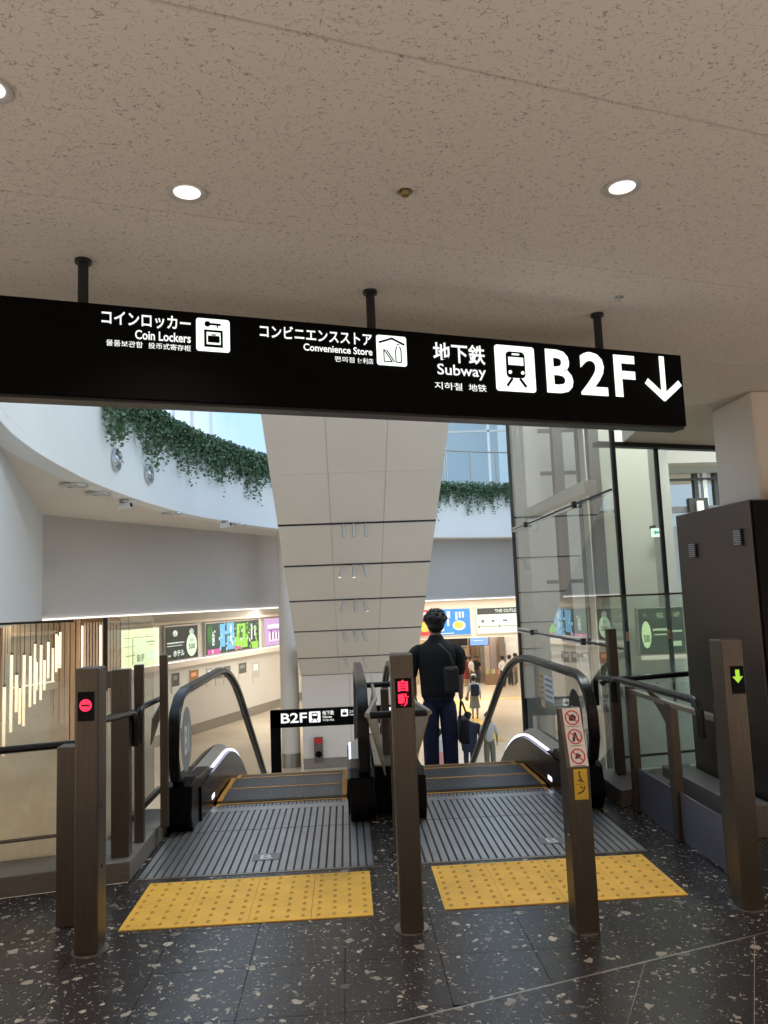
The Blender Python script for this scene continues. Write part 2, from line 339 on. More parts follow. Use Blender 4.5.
class Plane2:
    """drawing plane: org, ex, ez; shapes given in plane metres"""
    def __init__(s, org, ex, ez=(0, 0, 1)):
        s.o = Vector(org); s.ex = Vector(ex).normalized(); s.ez = Vector(ez).normalized(); s.n = s.ex.cross(s.ez)
    def P(s, x, z, d=0): return s.o + s.ex*x + s.ez*z + s.n*d
    def poly(s, mb, pts, d=.004, t=.003, mi=0):
        return mb.prism(pts, lambda u, v, k: s.P(u, v, d + (0, t)[k]), mi)
    def rect(s, mb, x0, x1, z0, z1, d=.004, t=.003, mi=0): return s.poly(mb, [(x0, z0), (x1, z0), (x1, z1), (x0, z1)], d, t, mi)
    def rrect(s, mb, x0, x1, z0, z1, r, d=.004, t=.003, mi=0):
        pts = []
        for cx, cz, a0 in ((x1-r, z1-r, 0), (x0+r, z1-r, 90), (x0+r, z0+r, 180), (x1-r, z0+r, 270)):
            for k in range(5): a = R(a0+k*22.5); pts.append((cx+r*math.cos(a), cz+r*math.sin(a)))
        return s.poly(mb, pts, d, t, mi)
    def disc(s, mb, cx, cz, r, d=.004, t=.003, mi=0, n=24, rz=None):
        rz = rz or r
        return s.poly(mb, [(cx+r*math.cos(2*math.pi*k/n), cz+rz*math.sin(2*math.pi*k/n)) for k in range(n)], d, t, mi)
    def ring(s, mb, cx, cz, r, w, d=.004, t=.003, mi=0, n=24):
        for k in range(n):
            a, b = 2*math.pi*k/n, 2*math.pi*(k+1)/n
            s.poly(mb, [(cx+r*math.cos(a), cz+r*math.sin(a)), (cx+r*math.cos(b), cz+r*math.sin(b)),
                        (cx+(r-w)*math.cos(b), cz+(r-w)*math.sin(b)), (cx+(r-w)*math.cos(a), cz+(r-w)*math.sin(a))], d, t, mi)
    def line(s, mb, a, b, w, d=.004, t=.003, mi=0):
        a = Vector(a); b = Vector(b); u = (b-a).normalized(); p = Vector((-u.y, u.x))*w/2
        return s.poly(mb, [tuple(a+p), tuple(b+p), tuple(b-p), tuple(a-p)], d, t, mi)

def clip(poly, n, c, keep_le=True):
    out = []; N = len(poly)
    for i in range(N):
        p, q = poly[i], poly[(i+1) % N]
        dp = n[0]*p[0]+n[1]*p[1]-c; dq = n[0]*q[0]+n[1]*q[1]-c
        if not keep_le: dp, dq = -dp, -dq
        if dp <= 0: out.append(p)
        if (dp < 0 < dq) or (dq < 0 < dp):
            t = dp/(dp-dq); out.append((p[0]+t*(q[0]-p[0]), p[1]+t*(q[1]-p[1])))
    return out
def parea(p): return abs(sum(p[i][0]*p[(i+1) % len(p)][1]-p[(i+1) % len(p)][0]*p[i][1] for i in range(len(p))))/2 if len(p) > 2 else 0
NX, NY = -math.sin(R(17.1)), math.cos(R(17.1))      # normal of the ceiling seams and of the sign
DX, DY = NY, -NX                                      # their direction
def nd(n, d): return (NX*n + DX*d, NY*n + DY*d)       # (offset, along) -> x, y

# ================================================================== SETTING
# ---- near floor
fl = empty('floor', (0, 0, -.3), 'dark terrazzo floor with pale shell chips before the escalators', kind='structure')
near_poly = [(-6, -7), (6, -7), (6, 7.6), (2.45, 6.5), (2.05, 6.15), (1.8, 6.1), (1.7, 5.95), (-1.24, 5.95), (-1.24, 4.5), (-2.2, 4.29), (-6, 3.4)]
MB().pz(near_poly, -.3, -.012).build('floor_bed', CONC, fl)
MB().pz([nd(1.0, -2.2), nd(1.0, 3.0), nd(2.742, 3.2), nd(2.742, -2.2)], -.012, -.0012).build('pale_grout', mat('pale_grout', (.30, .27, .24), .7), fl)
STRN = 2.746
tiles = []
def try_tile(p, near_side):
    p = clip(p, (NX, NY), STRN + (-.004 if near_side else .004), keep_le=near_side)
    if parea(p) < .002: return
    # kerb line on the left
    c = (sum(q[0] for q in p)/len(p), sum(q[1] for q in p)/len(p))
    if not near_side:
        e = Vector((math.cos(R(12.4)), math.sin(R(12.4)))); nn = (-e.y, e.x); cc = nn[0]*-1.24 + nn[1]*4.5
        if c[0] < -1.24: p = clip(p, nn, cc)
        if parea(p) < .002: return
        c = (sum(q[0] for q in p)/len(p), sum(q[1] for q in p)/len(p))
    tiles.append(p)
for i in range(-14, 14):
    for j in range(-4, 12):
        x0, x1 = -.052+.4*i, -.052+.4*(i+1); y0, y1 = 3.402+.4*j, 3.402+.4*(j+1)
        if x0 < -3.3 or x1 > 4.0 or y0 > 5.9: continue
        # recess for the two ribbed plates
        for (a, b) in [(x0, x1)]:
            p = [(a+.0016, y0+.0016), (b-.0016, y0+.0016), (b-.0016, y1-.0016), (a+.0016, y1-.0016)]
            pieces = [p]
            for (ra, rb) in ((-1.214, .118), (.352, 1.70)):
                nxt = []
                for q in pieces:
                    lo = clip(q, (0, 1), 4.53)
                    hi = clip(q, (0, 1), 4.53, keep_le=False)
                    if parea(lo) > .0005: nxt.append(lo)
                    l = clip(hi, (1, 0), ra) if len(hi) > 2 else []
                    rr_ = clip(hi, (1, 0), rb, keep_le=False) if len(hi) > 2 else []
                    if parea(l) > .0005: nxt.append(l)
                    if parea(rr_) > .0005: nxt.append(rr_)
                pieces = nxt
            for q in pieces:
                q = clip(q, (0, 1), 5.95)
                if parea(q) > .001: try_tile(q, False)
u = Vector((math.cos(R(61.3)), math.sin(R(61.3)))); w = Vector((u.y, -u.x)); o0 = Vector((1.159, 3.226))
for i in range(-12, 12):
    for j in range(-10, 8):
        a = o0 + w*.4*i + u*(.4*j - .10)
        p = [a+w*.0014+u*.0014, a+w*.3986+u*.0014, a+w*.3986+u*.3986, a+w*.0014+u*.3986]
        p = [tuple(q) for q in p]; c = (a.x, a.y)
        if -2.6 < c[0] < 2.8 and 0.6 < c[1] < 4.2: try_tile(p, True)
for p in tiles:
    MB().pz(p, -.012, 0).build('tile', TERR, fl)
MB().pz([nd(STRN-.004, -2.2), nd(STRN-.004, 3.4), nd(STRN+.004, 3.4), nd(STRN+.004, -2.2)], -.012, .0008).build('metal_strip', STEEL_L, fl, label='pale metal strip set diagonally in the floor')
# rest of the floor behind the camera
MB().box2((-6, -7, -.012), (6, .6, 0)).build('floor_far_tiles', TERR, fl)
MB().box2((2.75, .6, -.012), (6, 7, -.001)).build('floor_side_tiles', TERR, fl)
MB().box2((-6, .6, -.012), (-2.7, 3.2, -.001)).build('floor_side_tiles', TERR, fl)

# ---- near ceiling: boards .914 wide
ce = empty('ceiling', (0, 0, 2.8), 'beige fissured mineral board ceiling over the near hall', kind='structure')
S0 = 1.577; EDGE = S0 + .914*3
for k in range(-8, 3):
    a, b = S0+.914*k, S0+.914*(k+1)
    for d0 in (-9.1, -5.46, -1.82, 1.82, 5.46):
        p = [nd(a+.005, d0+.0004), nd(a+.005, d0+3.64-.0004), nd(b-.005, d0+3.64-.0004), nd(b-.005, d0+.0004)]
        q = clip(p, (0, 1), -7, keep_le=False); q = clip(q, (1, 0), 6); q = clip(q, (1, 0), -6, keep_le=False)
        if parea(q) > .01: MB().pz(q, 2.8, 2.812).build('ceiling_board', CEIL, ce)
MB().pz([(-6, -7), (6, -7), nd(EDGE-.01, 7.1), nd(EDGE-.01, -4.6)], 2.8125, 2.816).build('ceiling_joint', mat('ceiling_joint_brown', (.07, .055, .045), .9), ce)
MB().pz([(-6, -7), (6, -7), nd(EDGE, 7.2), nd(EDGE, -4.6)], 2.817, 3.45).build('ceiling_slab', WHITEW, ce)
lobby = [nd(EDGE+.002, 3.6), nd(EDGE+.002, 7.4), (6, 7.9), (3.8, 7.05), (2.5, 6.65), (2.43, 5.96), (2.31, 5.3)]
MB().pz([nd(EDGE+.002, 3.62), nd(EDGE+.002, 7.2), (6.1, 7.75), (3.8, 7.05), (2.53, 6.65), (2.43, 5.96)], 2.8, 3.45).build('lobby_ceiling_panel', CREAM, ce)
# hall walls (mostly behind the camera)
MB().box2((-6.2, -7, 0), (-6, 3.6, 2.8)).build('wall_left', CREAM, kind='structure', label='cream side wall of the near hall, left')
MB().box2((6, -7, 0), (6.2, 7.7, 2.8)).build('wall_right', CREAM, kind='structure', label='cream side wall of the near hall, right')
MB().box2((-6, -7.2, 0), (6, -7, 2.8)).build('wall_back', CREAM, kind='structure', label='cream wall behind the near hall')

# ---- square column right of the sign
MB().box2((2.78, 4.93, 0), (3.5, 5.5, 2.8)).build('column', CREAM, bevel=.025, kind='structure', label='cream square column behind the dark cabinet')

# ---- atrium ring, soffit, grey walls
def catmull(pts, n=8):
    P = [Vector(p) for p in pts]; P = [P[0]*2-P[1]] + P + [P[-1]*2-P[-2]]; out = []
    for i in range(1, len(P)-2):
        for k in range(n):
            t = k/n; a, b, c, d = P[i-1:i+3]
            out.append(.5*((2*b)+(c-a)*t+(2*a-5*b+4*c-d)*t*t+(3*b-a-3*c+d)*t**3))
    out.append(P[-2]); return out
ring = catmull([(-3.15, 6.4), (-3.89, 8.83), (-4.17, 10.36), (-4.3, 12), (-4.33, 13.8), (-4.12, 16.45), (-3.58, 19.3), (-2.1, 23.0), (.3, 26.4), (3.4, 28.9), (7, 30.2), (11, 30), (15, 27.5), (18, 23)])
def offset(cv, d):
    out = []
    for i, p in enumerate(cv):
        t = (cv[min(i+1, len(cv)-1)]-cv[max(i-1, 0)]).normalized(); out.append(p + Vector((-t.y, t.x))*d)
    return out
def wallstrip(name, cv, z0, z1, th, m, **kw):
    o2 = offset(cv, th); mb = MB(); n = len(cv)
    vs = [(p.x, p.y, z0) for p in cv]+[(p.x, p.y, z1) for p in cv]+[(p.x, p.y, z0) for p in o2]+[(p.x, p.y, z1) for p in o2]
    fs = []
    for i in range(n-1):
        fs += [(i, i+1, n+i+1, n+i), (2*n+i, 3*n+i, 3*n+i+1, 2*n+i+1), (n+i, n+i+1, 3*n+i+1, 3*n+i), (i, 2*n+i, 2*n+i+1, i+1)]
    fs += [(0, n, 3*n, 2*n), (n-1, 3*n-1, 4*n-1, 2*n-1)]
    mb.add(vs, fs); return mb.build(name, m, smooth=True, **kw)
wallstrip('wall_atrium', ring, 3.7, 5.6, .35, WHITE, kind='structure', label='curved white fascia band around the atrium opening')
outer_pts = [(-3.15, 5.4), (-4.59, 10.44), (-5.43, 13.1), (-6.94, 18.06), (-6.12, 19.58), (-2.27, 26.3), (.6, 29.4), (3.4, 30.2), (7.5, 31.6), (11, 31.6), (16, 30), (20, 25)]
def resample(pts, n):
    P = [Vector(p) for p in pts]; L = [0]
    for i in range(1, len(P)): L.append(L[-1]+(P[i]-P[i-1]).length)
    out = []
    for k in range(n):
        s = L[-1]*k/(n-1); i = max(j for j in range(len(L)) if L[j] <= s+1e-9); i = min(i, len(P)-2)
        out.append(P[i].lerp(P[i+1], (s-L[i])/(L[i+1]-L[i])))
    return out
outer = [Vector(p) for p in outer_pts]
# soffit between ring and wall
rs = resample([(p.x, p.y) for p in ring], 80); os_ = resample(outer_pts, 80)
mb = MB(); n = 80
vs = [(p.x, p.y, 3.712) for p in rs]+[(p.x, p.y, 3.712) for p in os_]+[(p.x, p.y, 3.85) for p in rs]+[(p.x, p.y, 3.85) for p in os_]
fs = [(i, n+i, n+i+1, i+1) for i in range(n-1)]+[(2*n+i, 2*n+i+1, 3*n+i+1, 3*n+i) for i in range(n-1)]
mb.add(vs, fs).build('ceiling_atrium', WHITEW, kind='structure', label='pale soffit under the atrium ring')
def seg_wall(name, pts, z0, z1, th, m, **kw):
    pts = [Vector(p) for p in pts]; return wallstrip(name, pts, z0, z1, th, m, **kw)
seg_wall('wall_atrium_left', outer_pts[:4], 1.3, 3.78, .2, mat('pale_grey_wall', (.66, .66, .66), .7), kind='structure', label='flat pale wall at the far left of the atrium')
seg_wall('wall_atrium_middle', outer_pts[3:6], 1.3, 3.78, .2, GREYW, kind='structure', label='warm grey wall band under the soffit')
seg_wall('wall_atrium_back', [(p.x, p.y) for p in catmull(outer_pts[5:], 4)], 1.3, 3.78, .2, GREYC, kind='structure', label='cool grey wall band at the far end of the atrium')
# cove light line along the lower edge of the grey walls
cv = [Vector(p) for p in outer_pts[3:6]]+[Vector(p) for p in catmull(outer_pts[5:], 4)[1:]]
wallstrip('trim_1', offset(cv, -.05), 1.28, 1.32, .05, STRIP, kind='structure', label='thin white light line under the grey wall band')

# ---- lower concourse
LZ = -3.6
MB().box2((-22, 4.2, LZ-.3), (26, 52, LZ)).build('floor_lower', mat('cream_polished_floor', (.66, .58, .46), .22, noise=.14, nscale=.35), kind='structure', label='cream polished floor of the lower concourse')
lowc = MB(); rs2 = resample(outer_pts, 60)
# ceiling of the lower concourse: everything outside the atrium outline
vs = []; fs = []
far = resample([(-14, 4.5), (-18, 12), (-20, 22), (-20, 34), (-12, 48), (0, 50), (10, 50), (24, 50), (26, 38), (26, 25)], 60)
for p, q in zip(rs2, far): vs += [(p.x, p.y, 1.3), (q.x, q.y, 1.3), (p.x, p.y, 1.45), (q.x, q.y, 1.45)]
for i in range(59):
    a = 4*i; fs += [(a, a+1, a+5, a+4), (a+2, a+6, a+7, a+3)]
lowc.add(vs, fs).build('ceiling_lower', WHITEW, kind='structure', label='pale ceiling of the lower concourse')

# billboard wall on the left
WA = Vector((-6.95, 29.5, 0)); WE = Vector((.374, .927, 0)).normalized(); WN = Vector((WE.y, -WE.x, 0))   # WN points to the atrium
def wp(s, z, d=0): v = WA + WE*s + WN*d; return Vector((v.x, v.y, z))
bwl = empty('wall_lower_left', wp(0, LZ), 'white lower concourse wall carrying the lit posters', kind='structure')
def slab(mb, s0, s1, z0, z1, d0, d1, mi=0):
    mb.add([wp(s0, z0, d0), wp(s1, z0, d0), wp(s1, z0, d1), wp(s0, z0, d1), wp(s0, z1, d0), wp(s1, z1, d0), wp(s1, z1, d1), wp(s0, z1, d1)],
           [(0, 3, 2, 1), (4, 5, 6, 7), (0, 1, 5, 4), (1, 2, 6, 5), (2, 3, 7, 6), (3, 0, 4, 7)], mi); return mb
LW = mat('lower_wall_white', (.66, .65, .62), .6, noise=.03, nscale=.5)
slab(MB(), -7.2, 13, LZ+.4, 1.3, -.3, 0).build('wall_panel', LW, bwl)
slab(MB(), -7.2, 13, LZ, LZ+.4, -.3, .015).build('skirting', mat('steel_skirting', (.33, .32, .30), .4, .5), bwl, label='grey metal skirting')
slab(MB(), -7.2, 13, -.86, -.66, 0, .22).build('ledge', WHITEW, bwl, label='projecting white ledge under the posters')
slab(MB(), -7.2, 13, -.655, -.63, .08, .14).build('ledge_light', STRIP, bwl, label='glowing strip on the ledge')
slab(MB(), -7.2, 13, .80, .9, 0, .2).build('upper_ledge', WHITEW, bwl)
# far walls of the concourse
MB().box2((-1.2, 39.6, -.74), (20, 40, 1.3)).build('trim_2', WHITEW, kind='structure', label='pale header beam carrying the lit boards at the far end')
MB().box2((-22, 50, LZ), (26, 50.3, 1.3)).build('wall_lower_back', CREAM, kind='structure', label='cream end wall of the lower concourse')
MB().box2((25.7, 6, LZ), (26, 50, 1.3)).build('wall_lower_right', CREAM, kind='structure', label='cream side wall of the lower concourse')
MB().box2((-22.3, 4.2, LZ), (-22, 50, 1.3)).build('wall_lower_side', CREAM, kind='structure', label='cream outer wall of the lower concourse')
MB().pz([(-6, 3.4), (-2.2, 4.29), (-1.24, 4.5), (-1.24, 5.0), (2.0, 5.0), (2.2, 6.3), (6, 7.6), (6, 7.2), (2.3, 5.9), (2.1, 4.8), (-1.1, 4.8), (-6, 3.1)], LZ, -.31).build('wall_under_floor', GREYW, kind='structure', label='wall under the near floor edge')

# ---- window_1: glass lift shaft wall along the right escalator (plane X = 2.2)
w1 = empty('window_1', (2.2, 6, LZ), 'tall glass shaft wall beside the right escalator with dark steel mullions', kind='structure')
MS = mat('dark_mullion_steel', (.012, .012, .012), .5, .0); MSG = mat('grey_mullion_steel', (.035, .035, .037), .6, 0)
for z0, z1 in ((LZ+.1, -.62), (-.60, 1.02), (1.04, 2.29), (2.31, 5.2), (5.22, 7.5)):
    MB().box2((2.195, 6.05, z0), (2.207, 9.75, z1)).build('pane', GLASSB, w1)
MB().box2((2.18, 5.98, LZ), (2.212, 6.02, 7.5)).build('mullion', MS, w1)
MB().box2((2.18, 9.74, LZ), (2.235, 9.81, 7.5)).build('mullion', MSG, w1)
for z in (2.3, 1.03):
    MB().box2((2.165, 6.03, z-.008), (2.18, 9.75, z+.008)).build('rail', MS, w1)
    for y in (7.05, 9.0):
        MB().box2((2.155, y-.03, z-.03), (2.19, y+.03, z+.03)).build('clamp', BLACK, w1); MB().box2((2.165, y+.04, z-.028), (2.19, y+.7, z+.028)).build('cover_plate', CREAM, w1)
# things inside and behind the shaft
SHG = mat('shaft_grey_panel', (.68, .68, .65), .6, noise=.05, nscale=.8); SHD = mat('shaft_dark_steel', (.12, .12, .12), .5, .4)
sh = empty('lift_shaft', (3.5, 8, LZ), 'grey steel lift shaft standing behind the glass wall', kind='structure')
MB().box2((2.44, 10.6, LZ), (4.1, 10.7, 7.5)).build('shaft_wall', SHG, sh)
for x, y, w_ in ((2.62, 9.2, .12), (3.05, 9.6, .10), (2.80, 8.4, .12), (3.15, 9.9, .14), (2.45, 10.0, .2)):
    MB().box2((x, y, LZ), (x+w_, y+w_, 7.5)).build('guide_column', SHG if w_ > .13 else SHD, sh)
for z in (-1.6, 2.42, 4.2):
    MB().box2((2.3, 7.1, z), (2.42, 9.6, z+.12)).build('beam', CREAM if z > 0 else SHG, sh)
for z in (-.4, .6, 1.6, 3.1, 3.7): MB().box2((2.75, 10.35, z), (3.5, 10.4, z+.05)).build('tie', SHD, sh)

# ---- window_2: lobby glazing behind the right barrier
w2 = empty('window_2', (2.5, 6.6, 0), 'greenish glazed screen of the lobby on the right', kind='structure')
LB0 = Vector((2.26, 6.56)); LB1 = Vector((5.9, 7.68)); ld = (LB1-LB0).normalized(); ln = Vector((-ld.y, ld.x))
def lb(s, z, d=0): p = LB0+ld*s+ln*d; return (p.x, p.y, z)
def lbar(name, s0, s1, z0, z1, d0, d1, m, parent):
    p = [LB0+ld*s0+ln*d0, LB0+ld*s1+ln*d0, LB0+ld*s1+ln*d1, LB0+ld*s0+ln*d1]
    return MB().pz([tuple(q) for q in p], z0, z1).build(name, m, parent)
for s0, s1 in ((0.02, .63), (.65, 2.2), (2.24, 3.8)):
    lbar('pane', s0, s1, .0, 2.76, 0, .012, GLASSB, w2)
for s in (.64, 2.22): lbar('mullion', s-.013, s+.013, 0, 2.78, -.01, .025, MS, w2)
lbar('top_frame', 0, 3.8, 2.76, 2.8, -.03, .06, MS, w2)
# lobby behind: grey green wall, pillars, far window grid with sky
GRN = mat('grey_green_wall', (.50, .50, .42), .7, noise=.05, nscale=.6)
lob = empty('wall_lobby', (3.2, 8.2, LZ), 'grey green wall and pillars of the lobby behind the glazing', kind='structure')
def wallseg(x0, x1, y0, y1, z0, z1, m, name='wall_panel'):
    return MB().box2((x0, y0, z0), (x1, y1, z1)).build(name, m, lob)
a = at(612, 500, Y=9.0); b = at(651, 500, Y=9.0)
wallseg(a.x-.3, b.x, 9.0, 9.2, LZ, 6, GRN)
a = at(657, 500, Y=10.2); b = at(671, 500, Y=10.2)
wallseg(a.x, b.x, 10.2, 10.5, LZ, 6, mat('pillar_grey', (.42, .41, .36), .6), 'pillar')
wallseg(4.0, 9, 13.9, 14.1, LZ, 1.55, GRN)
wg = empty('window_3', (6, 12, 1.6), 'dark framed windows with blue sky far behind the lobby glazing', kind='structure')
def wgbar(x0, x1, z0, z1, y0=12, t=.1, m=MS): return MB().box2((x0, y0, z0), (x1, y0+t, z1)).build('frame', m, wg)
def XZ(px, py, Y): p = at(px, py, Y=Y); return p.x, p.z
for (xa, xb) in ((650, 658), (693, 697), (702, 706), (713, 717), (739, 745)):
    x0, z = XZ(xa, 470, 12); x1, _ = XZ(xb, 470, 12); wgbar(x0, x1, 1.5, 4.2, m=MS if xa != 702 else SHG)
for (ya, yb, m) in ((440, 452, GRN), (467, 473, GRN), (478, 480, MS), (506, 512, SHD)):
    _, z1 = XZ(700, ya, 12); _, z0 = XZ(700, yb, 12); wgbar(4.2, 7.8, z0, z1, 11.98, m=m)
x0, z1 = XZ(717, 452, 12); x1, z0 = XZ(740, 506, 12); wgbar(x0, x1, z0, z1, 12.1, m=mat('dark_window_blind', (.07, .065, .06), .7))
x0, z1 = XZ(686, 499, 12); x1, z0 = XZ(706, 512, 12); wgbar(x0, x1, z0, z1, 11.9, m=BLACK)
x0, z1 = XZ(693, 502, 12); x1, z0 = XZ(700, 512, 12); wgbar(x0, x1, z0, z1, 11.85, m=CREAM)
x0, z1 = XZ(653, 453, 12); x1, z0 = XZ(659, 520, 12); wgbar(x0, x1, z0, z1, 12.05, m=BLACK)
MB().box2((4.0, 11.5, 3.4), (9.0, 14, 3.6)).build('ceiling_lobby', CREAM, kind='structure', label='ceiling of the lobby behind the glazing')
# distant building seen through the lobby windows
MB().box2((8.6, 24, -3), (26, 30, 3.4)).build('wall_outside', mat('outside_pale_wall', (.45, .46, .46), .8), kind='structure', label='pale neighbouring wall outside the lobby windows')

# exit sign in the lobby
p = at(654, 533, Y=8.9)
es = empty('exit_sign', p, 'small green and white lit exit sign with a left arrow on the lobby wall', 'sign')
pl = Plane2((p.x, 8.85, p.z), (1, 0, 0)); mb = MB(); pl.rrect(mb, -.058, .058, -.052, .052, .006, 0, .02); mb.build('face', emis('exit_white', (.75, 1, .85), 1.1), es)
mb = MB(); pl.poly(mb, [(-.035, 0), (-.005, .03), (-.005, .012), (.035, .012), (.035, -.012), (-.005, -.012), (-.005, -.03)], .022, .002)
mb.build('arrow', emis('exit_green', (.02, .45, .25), .9), es)
MB().box2((p.x-.01, 8.86, p.z+.05), (p.x+.01, 9.0, p.z+.09)).build('bracket', BLACK, es)

# ---- upper floor glazing behind the ring
w4 = empty('window_4', (-6, 18, 5.6), 'pale glazing with white mullions above the left part of the atrium ring', kind='structure')
gl = offset(resample([(p.x, p.y) for p in ring][:74], 60), 1.8)
for i in range(6, 40, 2):
    a, b = gl[i], gl[i+2]
    MB().add([(a.x, a.y, 5.6), (b.x, b.y, 5.6), (b.x, b.y, 11.5), (a.x, a.y, 11.5)], [(0, 1, 2, 3)]).build('pane', GLASSU, w4)
    MB().cyl((a.x, a.y, 5.6), .05, 6, 8).build('mullion', WHITE, w4)
    MB().bar((a.x, a.y, 8.4), (b.x, b.y, 8.4), .06, .08).build('transom', WHITE, w4)
w5 = empty('window_5', (6, 34, 5.6), 'glazed upper storey above the planting on the right', kind='structure')
for i, x in enumerate((2.6, 4.55, 6.5, 8.5, 10.5, 12.5)):
    MB().box2((x, 33.0, 5.6), (x+.09, 33.12, 13)).build('mullion', WHITE, w5)
    MB().box2((x+.1, 33.04, 5.6), (x+1.9, 33.07, 12.5)).build('pane', GLASSU, w5)
MB().box2((2.4, 33.0, 8.6), (14, 33.1, 8.68)).build('transom', SHG, w5)
UPB = mat('upper_pale_blue_panel', (.52, .58, .62), .6)
MB().box2((2.4, 36.8, 5.6), (15, 37, 12.2)).build('rear_wall', UPB, w5)
MB().box2((7.2, 34.0, 5.6), (8.4, 34.2, 10.2)).build('white_panel', WHITE, w5)
MB().add([(7.0, 33.4, 12.6), (7.0, 37, 12.6), (14, 37, 8.6), (14, 33.4, 8.6), (7.0, 33.4, 12.9), (7.0, 37, 12.9), (14, 37, 8.9), (14, 33.4, 8.9)],
         [(0, 1, 2, 3), (4, 7, 6, 5), (0, 3, 7, 4), (1, 5, 6, 2), (0, 4, 5, 1), (3, 2, 6, 7)]).build('sloped_roof', SHG, w5)
gb = empty('glass_balustrade', (6, 31, 5.6), 'clear glass balustrade above the planting on the far side', 'balustrade')
rr = offset(resample([(p.x, p.y) for p in ring], 120), .3)
seg = [p for p in rr if 2.0 < p.x < 12]
for i in range(0, len(seg)-3, 3):
    a, b = seg[i], seg[i+3]
    MB().add([(a.x, a.y, 5.65), (b.x, b.y, 5.65), (b.x, b.y, 7.15), (a.x, a.y, 7.15)], [(0, 1, 2, 3)]).build('glass_panel', GLASSU, gb)
    MB().cyl((a.x, a.y, 5.6), .03, 1.55, 6).build('post', STEEL_L, gb)
MB().tube([(p.x, p.y, 7.17) for p in seg], .03, 6).build('top_rail', STEEL_L, gb)

# ---- hanging planting on the ring
LEAF = mat('ivy_leaf_green', (.11, .185, .10), .5, noise=.6, nscale=9)
def foliage(name, s0, s1, count, label):
    cv = [p for p in resample([(q.x, q.y) for q in ring], 400)][int(400*s0):int(400*s1)]
    rnd = random.Random(3); mb = MB()
    strands = []
    for k in range(count):
        i = rnd.randrange(len(cv)-1); p = cv[i].lerp(cv[i+1], rnd.random()); t = (cv[i+1]-cv[i]).normalized(); nn = Vector((t.y, -t.x))
        ln_ = .05+.85*rnd.random()**3.2*(1+.3*math.sin(i*.35)+.3*math.sin(i*1.3)) ; strands.append((p, t, nn, ln_))
    for p, t, nn, ln_ in strands:
        m = int(4+ln_*13); base = .03+rnd.random()*.14
        z0 = 5.62+rnd.random()*.28; sw = rnd.uniform(-.1, .1)
        for j in range(m):
            f = j/m
            c = Vector((p.x, p.y)) + nn*(base+rnd.uniform(-.05, .07)-(0.1 if f < .12 else 0)) + t*(sw*f+rnd.uniform(-.05, .05))
            z = z0 - (ln_+.22)*f + rnd.uniform(-.03, .03); s_ = rnd.uniform(.035, .065)
            a = rnd.uniform(0, 6.28); b = rnd.uniform(-.9, .9)
            e1 = Vector((math.cos(a)*math.cos(b), math.sin(a)*math.cos(b), math.sin(b)))*s_
            e2 = e1.cross(Vector((rnd.uniform(-1, 1), rnd.uniform(-1, 1), rnd.uniform(-1, 1)))).normalized()*s_*.65
            o = Vector((c.x, c.y, z)); mb.add([o-e1, o+e2, o+e1, o-e2], [(0, 1, 2, 3)])
    mb.build(name, LEAF, label=label, cat='plants', kind='stuff')
foliage('hanging_ivy', .175, .50, 3000, 'green ivy trailing over the white ring, left of the tapering shaft')
foliage('hanging_ivy', .57, .80, 1500, 'green ivy trailing over the white ring at the far right')
# planter trough
wallstrip('planter_trough', offset(resample([(p.x, p.y) for p in ring], 80), .02), 5.605, 5.66, .3, mat('soil_dark', (.05, .045, .03), .9), label='dark planter trough along the top of the atrium ring', cat='planter')

# ---- things on the fascia and soffit
def ring_point(px, py):
    best = None
    for i in range(len(ring)-1):
        a, b = ring[i], ring[i+1]; t = (b-a).normalized(); n = Vector((t.y, -t.x, 0))
        q = on_plane(px, py, (a.x, a.y, 0), (n.x, n.y, 0)); s = (Vector((q.x, q.y))-a).dot(t)
        if 0 <= s <= (b-a).length and q.y > 0 and (best is None or q.y < best[0].y): best = (q, Vector((t.x, t.y, 0)), Vector((n.x, n.y, 0)))
    return best
CHR = mat('chrome_ring', (.65, .65, .66), .25, .9)
for (px, py, lab) in ((115, 460, 'round chrome speaker recessed in the curved white band, the one nearer the sign edge'), (148, 474, 'round chrome speaker recessed in the curved white band, the one closer to the ivy')):
    q, t, n = ring_point(px, py)
    e = empty('wall_speaker', q, lab, 'speaker', 'round speakers in the atrium band')
    MB().lathe(q-n*.02, [(.20, 0), (.22, .04), (.22, .07), (.17, .075), (.16, .04)], 24, axis=n, close=False).build('rim', CHR, e, smooth=True)
    MB().cyl(q, .165, .03, 24, axis=n).build('dark_grille', mat('speaker_grey', (.16, .16, .16), .6), e)
    MB().lathe(q, [(.10, .03), (.06, .06), (.0, .07)], 16, axis=n, close=False).build('cone', CHR, e, smooth=True)
for k, (px, py, lab) in enumerate(((74, 485, 'nearest flat soffit disc left of the camera'), (98, 493.5, 'flat soffit disc just before the soffit camera'), (172, 513.3, 'flat soffit disc midway along the soffit'), (238, 524.3, 'farthest flat soffit disc beside the small camera'))):
    q = at(px, py, Z=3.69)
    e = empty('soffit_downlight', q, 'round ' + lab, 'downlight', 'soffit downlights under the atrium ring')
    MB().lathe(q, [(.24, .01), (.24, -.025), (.19, -.03), (.17, 0)], 20, close=False).build('trim_ring', CHR, e)
    MB().cyl(q+Vector((0, 0, -.012)), .175, .01, 20).build('diffuser', mat('unlit_diffuser', (.5, .47, .43), .5), e)
